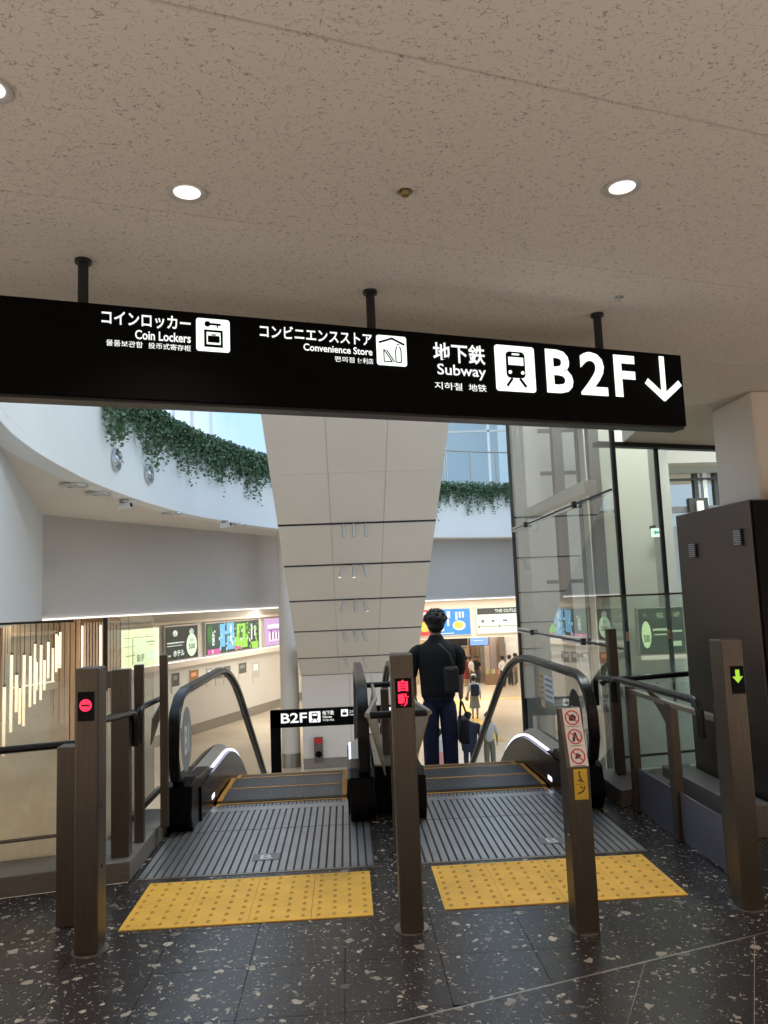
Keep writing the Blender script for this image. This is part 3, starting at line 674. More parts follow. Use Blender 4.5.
for px, py, lab in ((124, 503, 'white swivel camera under the soffit below the two round speakers'), (225, 523.5, 'small swivel camera at the far end of the soffit')):
    q = at(px, py-3, Z=3.69); e = empty('security_camera', q, lab, 'camera')
    MB().cyl(q+Vector((0, 0, -.06)), .09, .06, 14).build('mount', STEEL_L, e)
    MB().bar(q+Vector((-.12, 0, -.16)), q+Vector((.14, -.03, -.11)), .12, .12).build('housing', SHG, e, bevel=.01)
    MB().cyl(q+Vector((.14, -.03, -.11)), .045, .03, 12, axis=(1, -.1, .1)).build('lens', BLACK, e)

# ================================================================== OVERHEAD SIGN
SO = (.147+.0206, 3.124-.067)
sg = empty('overhead_sign', (*nd(2.938, .09), 2.8), 'long black hanging guide sign with white lit pictograms and large B2F with down arrow', 'sign')
pl = Plane2((SO[0], SO[1], 0), (DX, DY, 0))
SZ0, SZ1 = 2.262, 2.612
mb = MB(); mb.prism([(-2.05, SZ0), (1.556, SZ0), (1.556, SZ1), (-2.05, SZ1)], lambda u, v, k: pl.P(u, v, (0, -.105)[k])); mb.build('sign_box', SIGNB, sg, bevel=.004)
mb = MB(); mb.prism([(-2.05, SZ0-.012), (1.55, SZ0-.012), (1.55, SZ0), (-2.05, SZ0)], lambda u, v, k: pl.P(u, v, (-.012, -.093)[k])); mb.build('bottom_trim', mat('sign_under_trim', (.02, .018, .017), .4, .2), sg)
for (x, y) in ((-.934, 2.786), (.147, 3.124), (1.233, 3.445)):
    MB().cyl((x, y, SZ1-.01), .019, 2.8-SZ1, 16).build('hanger_rod', BLACK, sg, smooth=True)
    MB().cyl((x, y, 2.785), .03, .015, 16).build('ceiling_flange', BLACK, sg, smooth=True)
T = lambda s, x0, x1, z0, z1, b=.02, m=SIGNT, par=sg, P=pl: put_text('lettering', s, P.o, P.ex, P.ez, x0, x1, z0, z1, m, par, b)
T('コインロッカー', -1.068, -.752, 2.534, 2.588)
T('Coin Lockers', -.952, -.752, 2.487, 2.523, .02)
T('물품보관함', -1.052, -.925, 2.455, 2.478, .008); T('投币式寄存柜', -.905, -.752, 2.455, 2.478, .008)
T('コンビニエンスストア', -.489, -.026, 2.533, 2.586)
T('Convenience Store', -.316, -.026, 2.492, 2.522, .02)
T('편의점', -.188, -.105, 2.456, 2.479, .008); T('便利店', -.092, -.024, 2.456, 2.479, .008)
T('地下鉄', .246, .492, 2.487, 2.574, .02)
T('Subway', .262, .492, 2.418, 2.480, .012)
T('지하철', .246, .375, 2.368, 2.400, .006); T('地铁', .405, .490, 2.368, 2.400, .006)
T('B', .793, .933, 2.384, 2.585, .028, SIGNW); T('2', .972, 1.118, 2.384, 2.587, .028, SIGNW); T('F', 1.158, 1.276, 2.385, 2.585, .028, SIGNW)
# lockers pictogram
mb = MB(); pl.rrect(mb, -.732, -.606, 2.460, 2.588, .010); mb.build('pictogram_tile', SIGNW, sg)
mb = MB(); D = .008
pl.rect(mb, -.703, -.633, 2.476, 2.543, D); mb.build('pictogram_locker', SIGNB, sg)
mb = MB(); pl.rect(mb, -.694, -.642, 2.486, 2.533, D+.003); mb.build('pictogram_locker_inner', SIGNW, sg)
mb = MB(); pl.rrect(mb, -.690, -.646, 2.492, 2.518, .004, D+.007); pl.rect(mb, -.676, -.660, 2.520, 2.524, D+.007); pl.disc(mb, -.690, 2.566, .011, D, n=16); pl.rect(mb, -.682, -.640, 2.562, 2.570, D); pl.rect(mb, -.655, -.650, 2.554, 2.564, D)
mb.build('pictogram_bag_and_key', SIGNB, sg)
# shop pictogram
mb = MB(); pl.rrect(mb, -.008, .124, 2.455, 2.582, .010); mb.build('pictogram_tile', SIGNW, sg)
mb = MB(); pl.line(mb, (.002, 2.549), (.060, 2.570), .008, D); pl.line(mb, (.058, 2.570), (.114, 2.546), .008, D)
for a, b in (((.022, 2.470), (.022, 2.522)), ((.022, 2.522), (.058, 2.470)), ((.022, 2.470), (.058, 2.470)), ((.034, 2.520), (.068, 2.470)), ((.074, 2.470), (.098, 2.470)), ((.074, 2.470), (.074, 2.520)), ((.098, 2.470), (.098, 2.520)), ((.074, 2.520), (.080, 2.538)), ((.098, 2.520), (.092, 2.538)), ((.080, 2.545), (.092, 2.545))):
    pl.line(mb, a, b, .004, D)
mb.build('pictogram_sandwich_and_bottle', SIGNB, sg)
# train pictogram
mb = MB(); pl.rrect(mb, .538, .735, 2.378, 2.584, .013); mb.build('pictogram_tile', SIGNW, sg)
mb = MB(); pl.rrect(mb, .590, .683, 2.438, 2.556, .018, D); pl.line(mb, (.618, 2.436), (.590, 2.400), .011, D); pl.line(mb, (.655, 2.436), (.685, 2.400), .011, D)
mb.build('pictogram_train', SIGNB, sg)
mb = MB(); pl.rect(mb, .600, .673, 2.495, 2.530, D+.004); pl.rrect(mb, .618, .655, 2.540, 2.547, .003, D+.004); pl.disc(mb, .606, 2.462, .008, D+.004, n=14); pl.disc(mb, .668, 2.462, .008, D+.004, n=14)
mb.build('pictogram_train_windows', SIGNW, sg)
# down arrow
mb = MB(); pl.rect(mb, 1.419, 1.446, 2.405, 2.595); pl.line(mb, (1.336, 2.470), (1.440, 2.388), .030, .0045); pl.line(mb, (1.530, 2.470), (1.426, 2.388), .030, .005)
mb.build('arrow', SIGNW, sg)

# ================================================================== CEILING FITTINGS
def downlight(x, y, label, power=26):
    e = empty('ceiling_downlight', (x, y, 2.8), label, 'downlight', 'lit ceiling downlights')
    MB().lathe((x, y, 2.8), [(.060, 0), (.060, -.006), (.047, -.004), (.041, .0)], 28, close=False).build('trim_ring', mat('downlight_trim', (.62, .58, .54), .35, .3), e, smooth=True)
    MB().lathe((x, y, 2.7985), [(.042, -.001), (.0, -.001)], 28, close=False).build('lens', LAMP, e)
    l = bpy.data.lights.new('downlight_beam', 'SPOT'); l.energy = power; l.color = (1, .87, .74); l.spot_size = R(120); l.spot_blend = .8; l.shadow_soft_size = .05
    o = bpy.data.objects.new('downlight_beam', l); o.location = (0, 0, -.03); o.parent = e; COL.objects.link(o)
downlight(-.456, 2.315, 'lit round ceiling downlight above the coin locker lettering')
downlight(.941, 2.312, 'lit round ceiling downlight at the right, above B2F')
downlight(-.845, 1.815, 'lit round ceiling downlight cut by the left edge of the photo')
for k, (x, y) in enumerate(((2.4, 2.3), (-.9, .2), (.9, .2), (2.7, .2), (-2.6, 2.2), (0, -2), (3.6, 4.2))):
    downlight(x, y, ('lit ceiling downlight further right over the hall', 'lit ceiling downlight behind the viewer, left', 'lit ceiling downlight behind the viewer, middle', 'lit ceiling downlight behind the viewer, right', 'lit ceiling downlight over the left side of the hall', 'lit ceiling downlight far behind the viewer', 'lit ceiling downlight over the dark cabinet')[k])
e = empty('smoke_detector', (.233, 2.31, 2.8), 'small brass and white round detector between the two downlights', 'detector')
MB().lathe((.233, 2.31, 2.8), [(.036, 0), (.036, -.006), (.026, -.01), (.024, -.004)], 20, close=False).build('base', mat('detector_white', (.6, .56, .5), .4), e, smooth=True)
MB().lathe((.233, 2.31, 2.795), [(.016, 0), (.014, -.018), (.006, -.024), (0, -.024)], 16, close=False).build('sensor', mat('brass', (.6, .42, .2), .3, .9), e, smooth=True)
e = empty('sprinkler_head', (1.266, 3.241, 2.8), 'tiny round sprinkler behind the right hanger rod', 'sprinkler')
MB().lathe((1.266, 3.241, 2.8), [(.022, 0), (.022, -.004), (.008, -.006)], 16, close=False).build('escutcheon', CHR, e, smooth=True)
MB().cyl((1.266, 3.241, 2.778), .006, .02, 10).build('nozzle', CHR, e)

# ================================================================== FLOOR PLATES AND TACTILE PAVING
def tactile(x0, y0, label):
    e = empty('tactile_paving', (x0+.6, y0+.3, 0), label, 'tactile paving', 'yellow tactile paving')
    me = None
    for i in range(4):
        for j in range(2):
            if me is None:
                mb = MB(); mb.box2((.001, .001, 0), (.299, .299, .005))
                for a in range(4):
                    for b in range(4):
                        cx, cy = .0375+.075*a, .0375+.075*b
                        mb.lathe((cx, cy, .005), [(.0125, 0), (.009, .0045)], 10, mi=0, close=False)
                        mb.add([(cx+.009*math.cos(k*.628), cy+.009*math.sin(k*.628), .0096) for k in range(10)], [tuple(range(10))], 1)
                o = mb.build('tile', [YEL, YELD], e, origin=(0, 0, 0)); me = o.data
            else:
                o = bpy.data.objects.new('tile', me); o.parent = e; COL.objects.link(o)
            o.location = Vector((x0+.3*i, y0+.3*j, 0)) - wloc(e)
tactile(-1.1156, 3.8446, 'yellow dotted tactile paving before the left escalator')
tactile(.4272, 3.8587, 'yellow dotted tactile paving before the right escalator')

# ================================================================== ESCALATORS
def zpath(Y, c, L):
    a = c-L/2; k = .577
    if Y <= a: return 0
    if Y >= c+L/2: return -k*(Y-c)
    return -k*(Y-a)**2/(2*L)
YB = 7.3+3.6/.577          # where the incline reaches the lower floor
def pathz(Y, c, L):
    z = zpath(Y, c, L); lo = LZ
    return max(z, lo) if z > lo+.0 else lo
STEPM = mat('step_dark_aluminium', (.16, .155, .16), .42, .7, noise=.08, nscale=6)
SKIRT = mat('skirt_black', (.004, .004, .006), .22, spec=.15)
def strip_along(mb, ys, zf, xa, xb, dz, thick, mi=0):
    """band between x = xa (at dz[0]) and x = xb (dz[1]) following the path"""
    n = len(ys); vs = []
    for Y in ys:
        z = zf(Y); vs += [(xa, Y, z+dz[0]), (xb, Y, z+dz[1]), (xb, Y, z+dz[1]-thick), (xa, Y, z+dz[0]-thick)]
    fs = []
    for i in range(n-1):
        a = 4*i; b = a+4
        for k in range(4): fs.append((a+k, a+(k+1) % 4, b+(k+1) % 4, b+k))
    fs += [(3, 2, 1, 0), (4*n-4, 4*n-3, 4*n-2, 4*n-1)]
    mb.add(vs, fs, mi)
def frange(a, b, n): return [a+(b-a)*i/(n-1) for i in range(n)]
step_mesh = None; comb_mesh = None
def escalator(cx, label, logo_side):
    global step_mesh
    e = empty('escalator', (cx, 5.97, 0), label, 'escalator', 'pair of escalators going down')
    # ribbed landing plate
    x0, x1 = (cx-.672, cx+.655)
    MB().box2((x0, 4.53, -.02), (x1, 5.83, -.004)).build('landing_plate', GROOVE, e)
    mb = MB(); n = 29; pw = (x1-x0)/n
    for i in range(n): mb.box2((x0+pw*i+pw*.14, 4.535, -.004), (x0+pw*(i+1)-pw*.14, 5.35, .003))
    for i in range(n): mb.box2((x0+pw*i+pw*.14, 5.36, -.004), (x0+pw*(i+1)-pw*.14, 5.83, .003))
    mb.build('plate_ribs', PLATE, e)
    MB().box2((x0, 4.515, -.01), (x1, 4.53, .003)).build('plate_edge', STEEL_L, e)
    # comb
    MB().box2((cx-.51, 5.83, -.02), (cx+.51, 5.93, .004)).build('comb_plate', PLATE, e)
    mb = MB()
    for i in range(34): mb.box2((cx-.50+i*.03, 5.93, -.012), (cx-.50+i*.03+.017, 6.0, .004))
    mb.build('comb_teeth', mat('comb_metal', (.30, .29, .29), .4, .7), e)
    # letter plate
    bx = cx+.02 if logo_side < 0 else cx+.17
    MB().box2((bx-.08, 4.72, .003), (bx+.08, 4.84, .005)).build('letter_plate', mat('letter_plate_grey', (.22, .22, .23), .4, .6), e)
    pp = Plane2((bx, 4.78, .0), (1, 0, 0), (0, 1, 0))
    put_text('lettering', 'B', pp.o, pp.ex, pp.ez, -.035, .035, -.04, .04, mat('plate_letter', (.65, .65, .66), .4), e, .02, proud=.0055)
    # steps
    if step_mesh is None:
        mb = MB(); mb.box2((-.50, 0, -.16), (.50, .396, -.012))
        for i in range(50): mb.box2((-.50+i*.02, .0, -.012), (-.50+i*.02+.011, .385, 0))
        mb.box2((-.50, .372, -.014), (.50, .396, .001), 1); mb.box2((-.50, 0, -.014), (-.465, .396, .001), 1); mb.box2((.465, 0, -.014), (.50, .396, .001), 1)
        o = mb.build('step', [STEPM, YLINE], e, origin=(0, 0, 0)); step_mesh = o.data; first = o
    else: first = None
    Y = 5.77; k = 0
    while Y < YB+1.6:
        zm = pathz(Y+.2, 7.3, 1.4)
        o = first if (first is not None and k == 0) else bpy.data.objects.new('step', step_mesh)
        if not (first is not None and k == 0): o.parent = e; COL.objects.link(o)
        o.location = Vector((cx, Y+.004, zm-.004-(0.02 if k == 0 else 0))) - wloc(e)
        Y += .4; k += 1
    # truss body under the steps
    ys = frange(5.6, 7.0, 3)+frange(7.1, 8.6, 8)+[YB-.3, YB+.4, YB+1.8]
    mb = MB(); strip_along(mb, ys, lambda y: max(zpath(y, 7.0, 1.0), LZ+.25), cx-.62, cx+.62, (-.26, -.26), .55 if False else .25); mb.build('truss_cladding', SKIRT, e)
    yd = [5.55, 6.2]+frange(6.6, 8.1, 12)+frange(8.6, YB, 4)+[YB+.5, YB+1.8]
    zd = lambda y: max(zpath(y, 7.3, 1.2), LZ)
    yh_flat = [5.85, 6.4]+frange(7.0, 8.6, 12)
    zh = lambda y: max(.905+zpath(y, 7.8, 1.5), LZ+.9)
    def prof(off):
        """balustrade outline from the near newel over the top and down the slope (y, z), shrunk by off"""
        near = [(5.50+off, .30), (5.34+off, .36), (5.275+off, .50), (5.285+off, .66), (5.35+off*.85, .79), (5.47+off*.6, .875-off*.6), (5.64+off*.3, .905-off*.95)]
        ext = [(y, zh(y)-off) for y in yh_flat+[10.5, 13.0, 14.4, 15.2]]
        return near+ext
    for sd in (-1, 1):
        X = cx+sd*.63
        # glass panel
        out = [(y, z) for y, z in prof(.035)]
        low = [(y, zd(y)+.30) for y in reversed(yd[1:])]
        pts = [(5.46, .31)]+out+[(15.25, LZ+.3)]+[q for q in low if q[1] > LZ+.29 and q[0] < 15.2 and q[0] > 5.6]
        pts2 = out+[(15.2, LZ+.32)]+[(y, zd(y)+.32) for y in (13.9, 12, 10, 9, 8.4, 8.0, 7.7, 7.4, 7.1, 6.8, 6.3, 5.6)]
        ov = len(pts2); mb = MB(); xs = (X-.006, X+.006)
        # triangulate by strips between the top profile and the deck line
        tops = [(y, z) for y, z in out if y >= 5.6]; nearp = [(y, z) for y, z in out if y < 5.6]
        V = []; F = []
        cols = [(y, zd(y)+.30, z) for y, z in tops]
        for x in xs:
            b0 = len(V)
            for y, zl, zt in cols: V += [(x, y, zl), (x, y, zt)]
            for i in range(len(cols)-1): F.append((b0+2*i, b0+2*i+2, b0+2*i+3, b0+2*i+1))
            nb = len(V); V += [(x, y, z) for y, z in nearp]
            F.append(tuple([b0, b0+1]+[nb+i for i in reversed(range(len(nearp)))]))
        mb.add(V, F).build('balustrade_glass', GLASS, e)
        # handrail and its steel track
        hp = [(5.60, .20)]+prof(0)
        mb = MB(); path = [(X, y, z) for y, z in hp]; nn = len(path); rings = []
        for i, pth in enumerate(path):
            pth = Vector(pth); t = (Vector(path[min(i+1, nn-1)])-Vector(path[max(i-1, 0)])).normalized(); b = Vector((1, 0, 0)).cross(t)
            for (u_, v_) in ((-.040, .004), (-.030, .02), (.030, .02), (.040, .004), (.036, -.016), (-.036, -.016)):
                rings.append(pth + Vector((u_, 0, 0)) - b*(-v_))
        fs = []
        for i in range(nn-1):
            for k2 in range(6): fs.append((6*i+k2, 6*i+(k2+1) % 6, 6*i+6+(k2+1) % 6, 6*i+6+k2))
        fs += [(5, 4, 3, 2, 1, 0), tuple(6*(nn-1)+k2 for k2 in range(6))]
        mb.add(rings, fs).build('handrail', RUBBER, e, smooth=True)
        mb = MB(); mb.tube([(X, y, z) for y, z in prof(.032)], .011, 6); mb.build('handrail_track', STEEL, e)
        # decks
        xi, xo = cx+sd*.525, cx+sd*.70
        mb = MB(); strip_along(mb, yd, zd, cx+sd*.545, X-sd*.008, (.262, .305), .02); mb.build('inner_deck', mat('deck_steel', (.44, .41, .38), .36, .8, noise=.06, nscale=4), e)
        mb = MB(); strip_along(mb, yd, zd, X+sd*.008, xo, (.30, .27), .02); mb.build('outer_deck', STEEL_L if sd*logo_side < 0 else STEEL, e)
        ysk = [5.62, 6.2]+yd[2:]
        mb = MB(); strip_along(mb, ysk, zd, cx+sd*.512, cx+sd*.530, (.235, .235), .42); mb.build('skirt_panel', SKIRT, e)
        mb = MB(); strip_along(mb, [y for y in ysk if y > 6.15 or y == 6.2], zd, cx+sd*.526, cx+sd*.542, (.262, .262), .016); mb.build('light_strip', LED_W, e, label='glowing white light strip along the skirt')
        mb = MB(); strip_along(mb, ysk, zd, cx+sd*.69, cx+sd*.70, (.26, .26), .80); mb.build('outer_cladding', SKIRT if sd*logo_side > 0 else LW, e)
        # newel base
        mb = MB(); mb.px([(5.40, .0), (5.32, .12), (5.36, .30), (5.50, .335), (5.62, .31), (6.0, .30), (6.0, 0)], min(xi, xo)-0, max(xi, xo))
        mb.build('newel_base', BLACKG, e, bevel=.01)
        MB().box2((cx+sd*.51, 6.03, .045), (cx+sd*.524, 6.14, .075)).build('skirt_lamp', LED_W, e)
    # round sign on the outer glass
    X = cx+logo_side*.63 - logo_side*.008
    pp = Plane2((X, 5.60, .60), (0, -logo_side*-1, 0)) if False else Plane2((X, 5.66, .56), (0, 1, 0) if logo_side < 0 else (0, -1, 0))
    mb = MB(); pp.disc(mb, 0, 0, .175, .001, .001, n=36, rz=.225); mb.build('round_mark', mat('round_mark_grey' if logo_side < 0 else 'round_mark_black', (.26, .26, .26) if logo_side < 0 else (.015, .015, .02), .5), e, label='round floor mark on the glass')
    put_text('lettering', 'B1' if logo_side < 0 else 'B2', pp.o, pp.ex, pp.ez, -.08, .08, -.10, .10, mat('mark_text', (.75, .75, .75), .5), e, .02, proud=.004)
    return e
esc_l = escalator(-.54, 'left escalator going down between glass balustrades, empty, behind the red no-entry display', -1)
esc_r = escalator(1.03, 'right escalator going down, with the man in black riding it', 1)
# posters stuck on the right balustrade
pp = Plane2((1.645, 6.60, .0), (0, -1, 0))
for (a, b, z0, z1, c, lab) in ((-.02, .11, .53, .82, (.72, .52, .28), 'orange beige notice on the right escalator glass, next to the white one'), (.13, .40, .60, .81, (.75, .75, .76), 'white printed notice on the right escalator glass')):
    mb = MB(); pp.rect(mb, a, b, z0, z1, .002, .001)
    o = mb.build('glass_notice', mat('notice_'+str(c[0]), c, .6), label=lab, cat='notice')
    mb = MB()
    for k in range(5): pp.rect(mb, a+.02, b-.02-.02*(k % 2), z1-.04-.045*k, z1-.025-.045*k, .0035, .001)
    mb.build('print', mat('notice_print', (.25, .25, .27), .6), o)

# ================================================================== BOLLARDS
def bollard(x, y, h, label, w=.105, d=.125, rz=0, flange=True):
    e = empty('bollard', (x, y, 0), label, 'bollard', 'steel bollards before the escalators')
    MB().box((x, y, h/2+.004), (w, d, h-.008), rz=rz).build('post', STEEL, e, bevel=.008)
    if flange: MB().cyl((x, y, 0), .078, .006, 28).build('base_flange', STEEL_L, e, smooth=True)
    MB().cyl((x+w/2-.002, y-.01, .62), .007, .006, 12, axis=(1, 0, 0)).build('lock_hole', BLACK, e)
    MB().cyl((x+w/2-.002, y-.01, .36), .007, .006, 12, axis=(1, 0, 0)).build('lock_hole', BLACK, e)
    return e
def face(x, y, d): return Plane2((x, y-d/2, 0), (1, 0, 0))
b1 = bollard(-1.185, 3.665, 1.24, 'left bollard with a red no-entry display')
pl = face(-1.185, 3.665, .125); mb = MB(); pl.rect(mb, -.038, .036, 1.005, 1.135, .0005, .002); mb.build('display', BLACKG, b1)
mb = MB(); pl.disc(mb, -.002, 1.075, .027, .003, .001, n=30); mb.build('no_entry_disc', LED_R, b1)
mb = MB(); pl.rrect(mb, -.020, .016, 1.070, 1.079, .003, .0045, .001); mb.build('no_entry_bar', BLACK, b1)
b2 = bollard(.252, 3.685, 1.24, 'middle bollard with red automatic lettering')
pl = face(.252, 3.685, .125); mb = MB(); pl.rect(mb, -.036, .040, .995, 1.13, .0005, .002); mb.build('display', BLACKG, b2)
put_text('lettering', '自', pl.o, pl.ex, pl.ez, -.022, .024, 1.070, 1.122, LED_R, b2, .03, proud=.003)
put_text('lettering', '動', pl.o, pl.ex, pl.ez, -.024, .026, 1.003, 1.060, LED_R, b2, .03, proud=.003)
b3 = bollard(1.842, 3.700, 1.24, 'right bollard with a green down arrow')
pl = face(1.842, 3.700, .125); mb = MB(); pl.rect(mb, -.018, .046, .985, 1.115, .0005, .002); mb.build('display', BLACKG, b3)
mb = MB(); pl.poly(mb, [(.014, 1.035), (-.012, 1.066), (.004, 1.066), (.004, 1.098), (.024, 1.098), (.024, 1.066), (.040, 1.066)], .003, .001); mb.build('down_arrow', LED_G, b3)
# sticker post with its sloped head
e = empty('sign_post', (1.018, 3.56, 0), 'short steel post with sloped head, prohibition stickers and yellow label', 'post')
mb = MB(); mb.px([(3.50, 0), (3.50, .715), (3.585, .965), (3.62, .965), (3.62, 0)], 1.018-.052, 1.018+.052); mb.build('post', STEEL, e, bevel=.006)
MB().cyl((1.018, 3.56, 0), .072, .006, 28).build('base_flange', STEEL_L, e, smooth=True)
sl = Vector((0, .085, .25)).normalized(); ps = Plane2((1.026, 3.50, .715), (1, 0, 0), sl)
STW = mat('sticker_white', (.78, .74, .72), .5); STR = mat('sticker_red', (.62, .05, .06), .5); STK = mat('sticker_black', (.03, .03, .03), .5)
mb = MB(); ps.rect(mb, -.043, .040, .004, .262, .001, .001); mb.build('prohibition_sticker', STW, e)
for cz in (.047, .133, .218):
    mb = MB(); ps.ring(mb, -.002, cz, .034, .006, .0025, .001); ps.line(mb, (-.026, cz+.022), (.022, cz-.022), .005, .0028, .001); mb.build('prohibition_ring', STR, e)
mb = MB(); ps.poly(mb, [(-.016, .035), (.004, .040), (.014, .050), (-.004, .062), (-.012, .056)], .0022, .0005); ps.rect(mb, -.03, .025, .006, .008, .0022, .0005); mb.build('pictogram', STK, e)
mb = MB(); ps.poly(mb, [(-.018, .112), (-.006, .112), (0, .130), (.006, .112), (.014, .112), (.004, .152), (-.006, .152)], .0022, .0005); ps.rect(mb, -.03, .025, .092, .094, .0022, .0005); mb.build('pictogram', STK, e)
mb = MB(); ps.poly(mb, [(-.018, .205), (.012, .203), (.016, .222), (.004, .234), (-.016, .228)], .0022, .0005); ps.rect(mb, -.03, .025, .178, .180, .0022, .0005); mb.build('pictogram', STK, e)
pf = Plane2((1.026, 3.50, 0), (1, 0, 0)); mb = MB(); pf.rect(mb, -.032, .030, .575, .708, .001, .001); mb.build('caution_label', mat('label_yellow', (.72, .46, .04), .5), e)
mb = MB()
pf.line(mb, (-.018, .600), (.010, .612), .006, .0025, .0005); pf.line(mb, (.008, .612), (.016, .632), .006, .0025, .0005); pf.disc(mb, .0, .628, .005, .0025, .0005, n=10)
pf.line(mb, (-.014, .660), (.012, .652), .006, .0025, .0005); pf.line(mb, (-.008, .684), (.002, .660), .006, .0025, .0005); pf.disc(mb, -.006, .692, .005, .0025, .0005, n=10); pf.line(mb, (-.024, .642), (.024, .642), .0015, .0025, .0005)
mb.build('pictogram', STK, e)
MB().cyl((.962, 3.52, .42), .006, .006, 10, axis=(-1, 0, 0)).build('lock', STEEL_L, e)

# ================================================================== SIDE RAILS
def arc(cy, cz, r, a0, a1, X, n=6): return [(X, cy+r*math.cos(R(a0+(a1-a0)*k/n)), cz+r*math.sin(R(a0+(a1-a0)*k/n))) for k in range(n+1)]
def hoop(X, ya, yb, za, zb, drop_a, drop_b, r=.08):
    """tube along y with bent down ends"""
    p = [(X, ya, za-drop_a)] + arc(ya+r, za-r, r, 180, 90, X) + arc(yb-r, zb-r, r, 90, 0, X) + [(X, yb, zb-drop_b)]
    return p
# right
e = empty('guard_rail', (1.94, 4.7, 0), 'black tubular handrail on steel posts right of the right escalator', 'railing')
MB().tube(hoop(1.88, 4.12, 5.46, .885, .875, .19, .17), .022, 12).build('handrail', RUBBER, e, smooth=True)
MB().tube(hoop(1.90, 5.50, 5.92, .86, .84, .14, .22, .06), .020, 12).build('end_loop', RUBBER, e, smooth=True)
MB().box2((1.925, 3.99, .785), (1.965, 5.36, .812)).build('flat_rail', STEEL_L, e)
for y, h in ((5.32, .83), (4.66, .80), (4.02, .88)):
    MB().box2((1.92, y-.035, 0), (1.975, y+.035, h)).build('post', STEEL, e, bevel=.004)
for y in (4.66,):
    pts = [(y-.035, .80), (y-.035, .64), (y+.02, .66), (y+.10, .72), (y+.22, .79), (y+.36, .835), (y+.33, .80), (y+.1, .80)]
    MB().px([(a, b) for a, b in ((y-.03, .60), (y+.05, .66), (y+.16, .74), (y+.34, .84), (y+.30, .85), (y+.05, .80), (y-.03, .80))], 1.935, 1.943).build('curved_bracket', STEEL, e)
for ya, yb in ((5.285, 4.70), (4.62, 4.06)):
    MB().box2((1.945, yb, .012), (1.957, ya, .285)).build('low_panel', BLUEST, e)
MB().tube([(1.93, 5.46, .80), (1.93, 5.40, .72), (1.94, 5.34, .66)], .014, 8).build('stay', STEEL_L, e)
# right kerb and barrier
MB().pz([(1.86, 5.40), (2.36, 5.55), (2.36, 5.86), (2.75, 5.97), (2.75, 6.2), (1.86, 6.02)], 0, .115).build('trim_3', CONC, bevel=.006, kind='structure', label='granite kerb under the right glass barrier')
MB().box2((2.30, 4.62, 0), (2.5, 5.75, .19)).build('trim_4', CONC, bevel=.006, kind='structure', label='grey granite plinth at the foot of the dark cabinet')
gb = empty('glass_barrier', (2.3, 5.95, .115), 'pale green frosted glass barrier with black handrail on the right', 'barrier', 'frosted glass barriers at the void edge')
def rb(s, z=0, d=0): a = R(6); return (1.98+s*math.cos(a)-d*math.sin(a), 5.93+s*math.sin(a)+d*math.cos(a), z)
for s0, s1 in ((0.02, .205), (.215, .56), (.57, .95)):
    MB().pz([rb(s0)[:2], rb(s1)[:2], rb(s1, 0, .012)[:2], rb(s0, 0, .012)[:2]], .13, 1.44).build('glass_panel', FILM_R, gb)
for s in (.21, .565):
    MB().box(rb(s, 1.13, 0), (.018, .02, .07)).build('clamp', mat('copper_clamp', (.55, .30, .18), .4, .6), gb)
    MB().box(rb(s, .45, 0), (.012, .014, .6)).build('glass_joint', STEEL, gb)
MB().bar(rb(-.02, 1.447), rb(.97, 1.447), .018, .014).build('cap_rail', STEEL, gb)
MB().tube([rb(-.06, .78, -.05), rb(-.02, .81, -.06), rb(.97, .83, -.06)], .021, 12).build('handrail', RUBBER, gb, smooth=True)
MB().tube([rb(.06, .23, -.05), rb(.97, .245, -.05)], .010, 8).build('lower_rail', STEEL, gb, smooth=True)
MB().box(rb(.03, .66, -.09), (.07, .05, 1.08), rz=R(6)).build('post', STEEL, gb, bevel=.004)
MB().box2((1.80, 5.86, .30), (1.86, 5.92, .42)).build('switch_box', SHG, gb)
# left: kerb, posts, glass
KA = R(12.4); kd = Vector((math.cos(KA), math.sin(KA))); kn = Vector((-kd.y, kd.x)); K0 = Vector((-1.24, 4.50))
def kp(s, d): p = K0+kd*s+kn*d; return (p.x, p.y)
MB().pz([kp(-3.2, 0), kp(0, 0), (-1.24, 5.6), (-1.62, 5.6), kp(-.34, .34), kp(-3.2, .34)], 0, .11).build('trim_5', CONC, bevel=.006, kind='structure', label='low granite kerb along the left barrier')
e = empty('guard_rail', (-1.4, 5.0, .11), 'black tubular handrail on steel posts left of the left escalator', 'railing')
MB().tube(hoop(-1.25, 3.96, 4.65, .945, .905, .19, .20), .019, 12).build('handrail', RUBBER, e, smooth=True)
MB().tube(hoop(-1.25, 4.74, 5.40, .905, .895, .2, .22, .06), .018, 12).build('end_loop', RUBBER, e, smooth=True)
MB().box((-1.385, 3.98, .42), (.10, .10, .84)).build('post', STEEL, e, bevel=.005)
for px_, x1, py, ptop, wd in ((119, 137, 858, 670, .10), (138.5, 143, 843, 665, .055), (164, 168, 828, 655, .05)):
    q = at(px_, py, Z=.11); top = at(px_, ptop, Y=q.y)
    MB().box((q.x, q.y+wd/2, (.11+top.z)/2), (wd, wd*.9, top.z-.11), rz=R(5)).build('post', STEEL, e, bevel=.004)
MB().box((-1.46, 4.90, 1.07), (.05, .05, .10)).build('post_cap', STEEL, e)
MB().px([(5.16, .62), (5.26, .67), (5.38, .74), (5.50, .845), (5.44, .85), (5.20, .78)], -1.29, -1.282).build('curved_bracket', STEEL, e)
gl_ = empty('glass_barrier', (-2.2, 4.7, .11), 'cream frosted glass barrier with black handrail on the left', 'barrier', 'frosted glass barriers at the void edge')
MB().pz([kp(-3.1, .28), kp(-.36, .28), kp(-.36, .292), kp(-3.1, .292)], .10, 1.435).build('glass_panel', FILM_L, gl_)
a, b = kp(-3.1, .286), kp(-.33, .286)
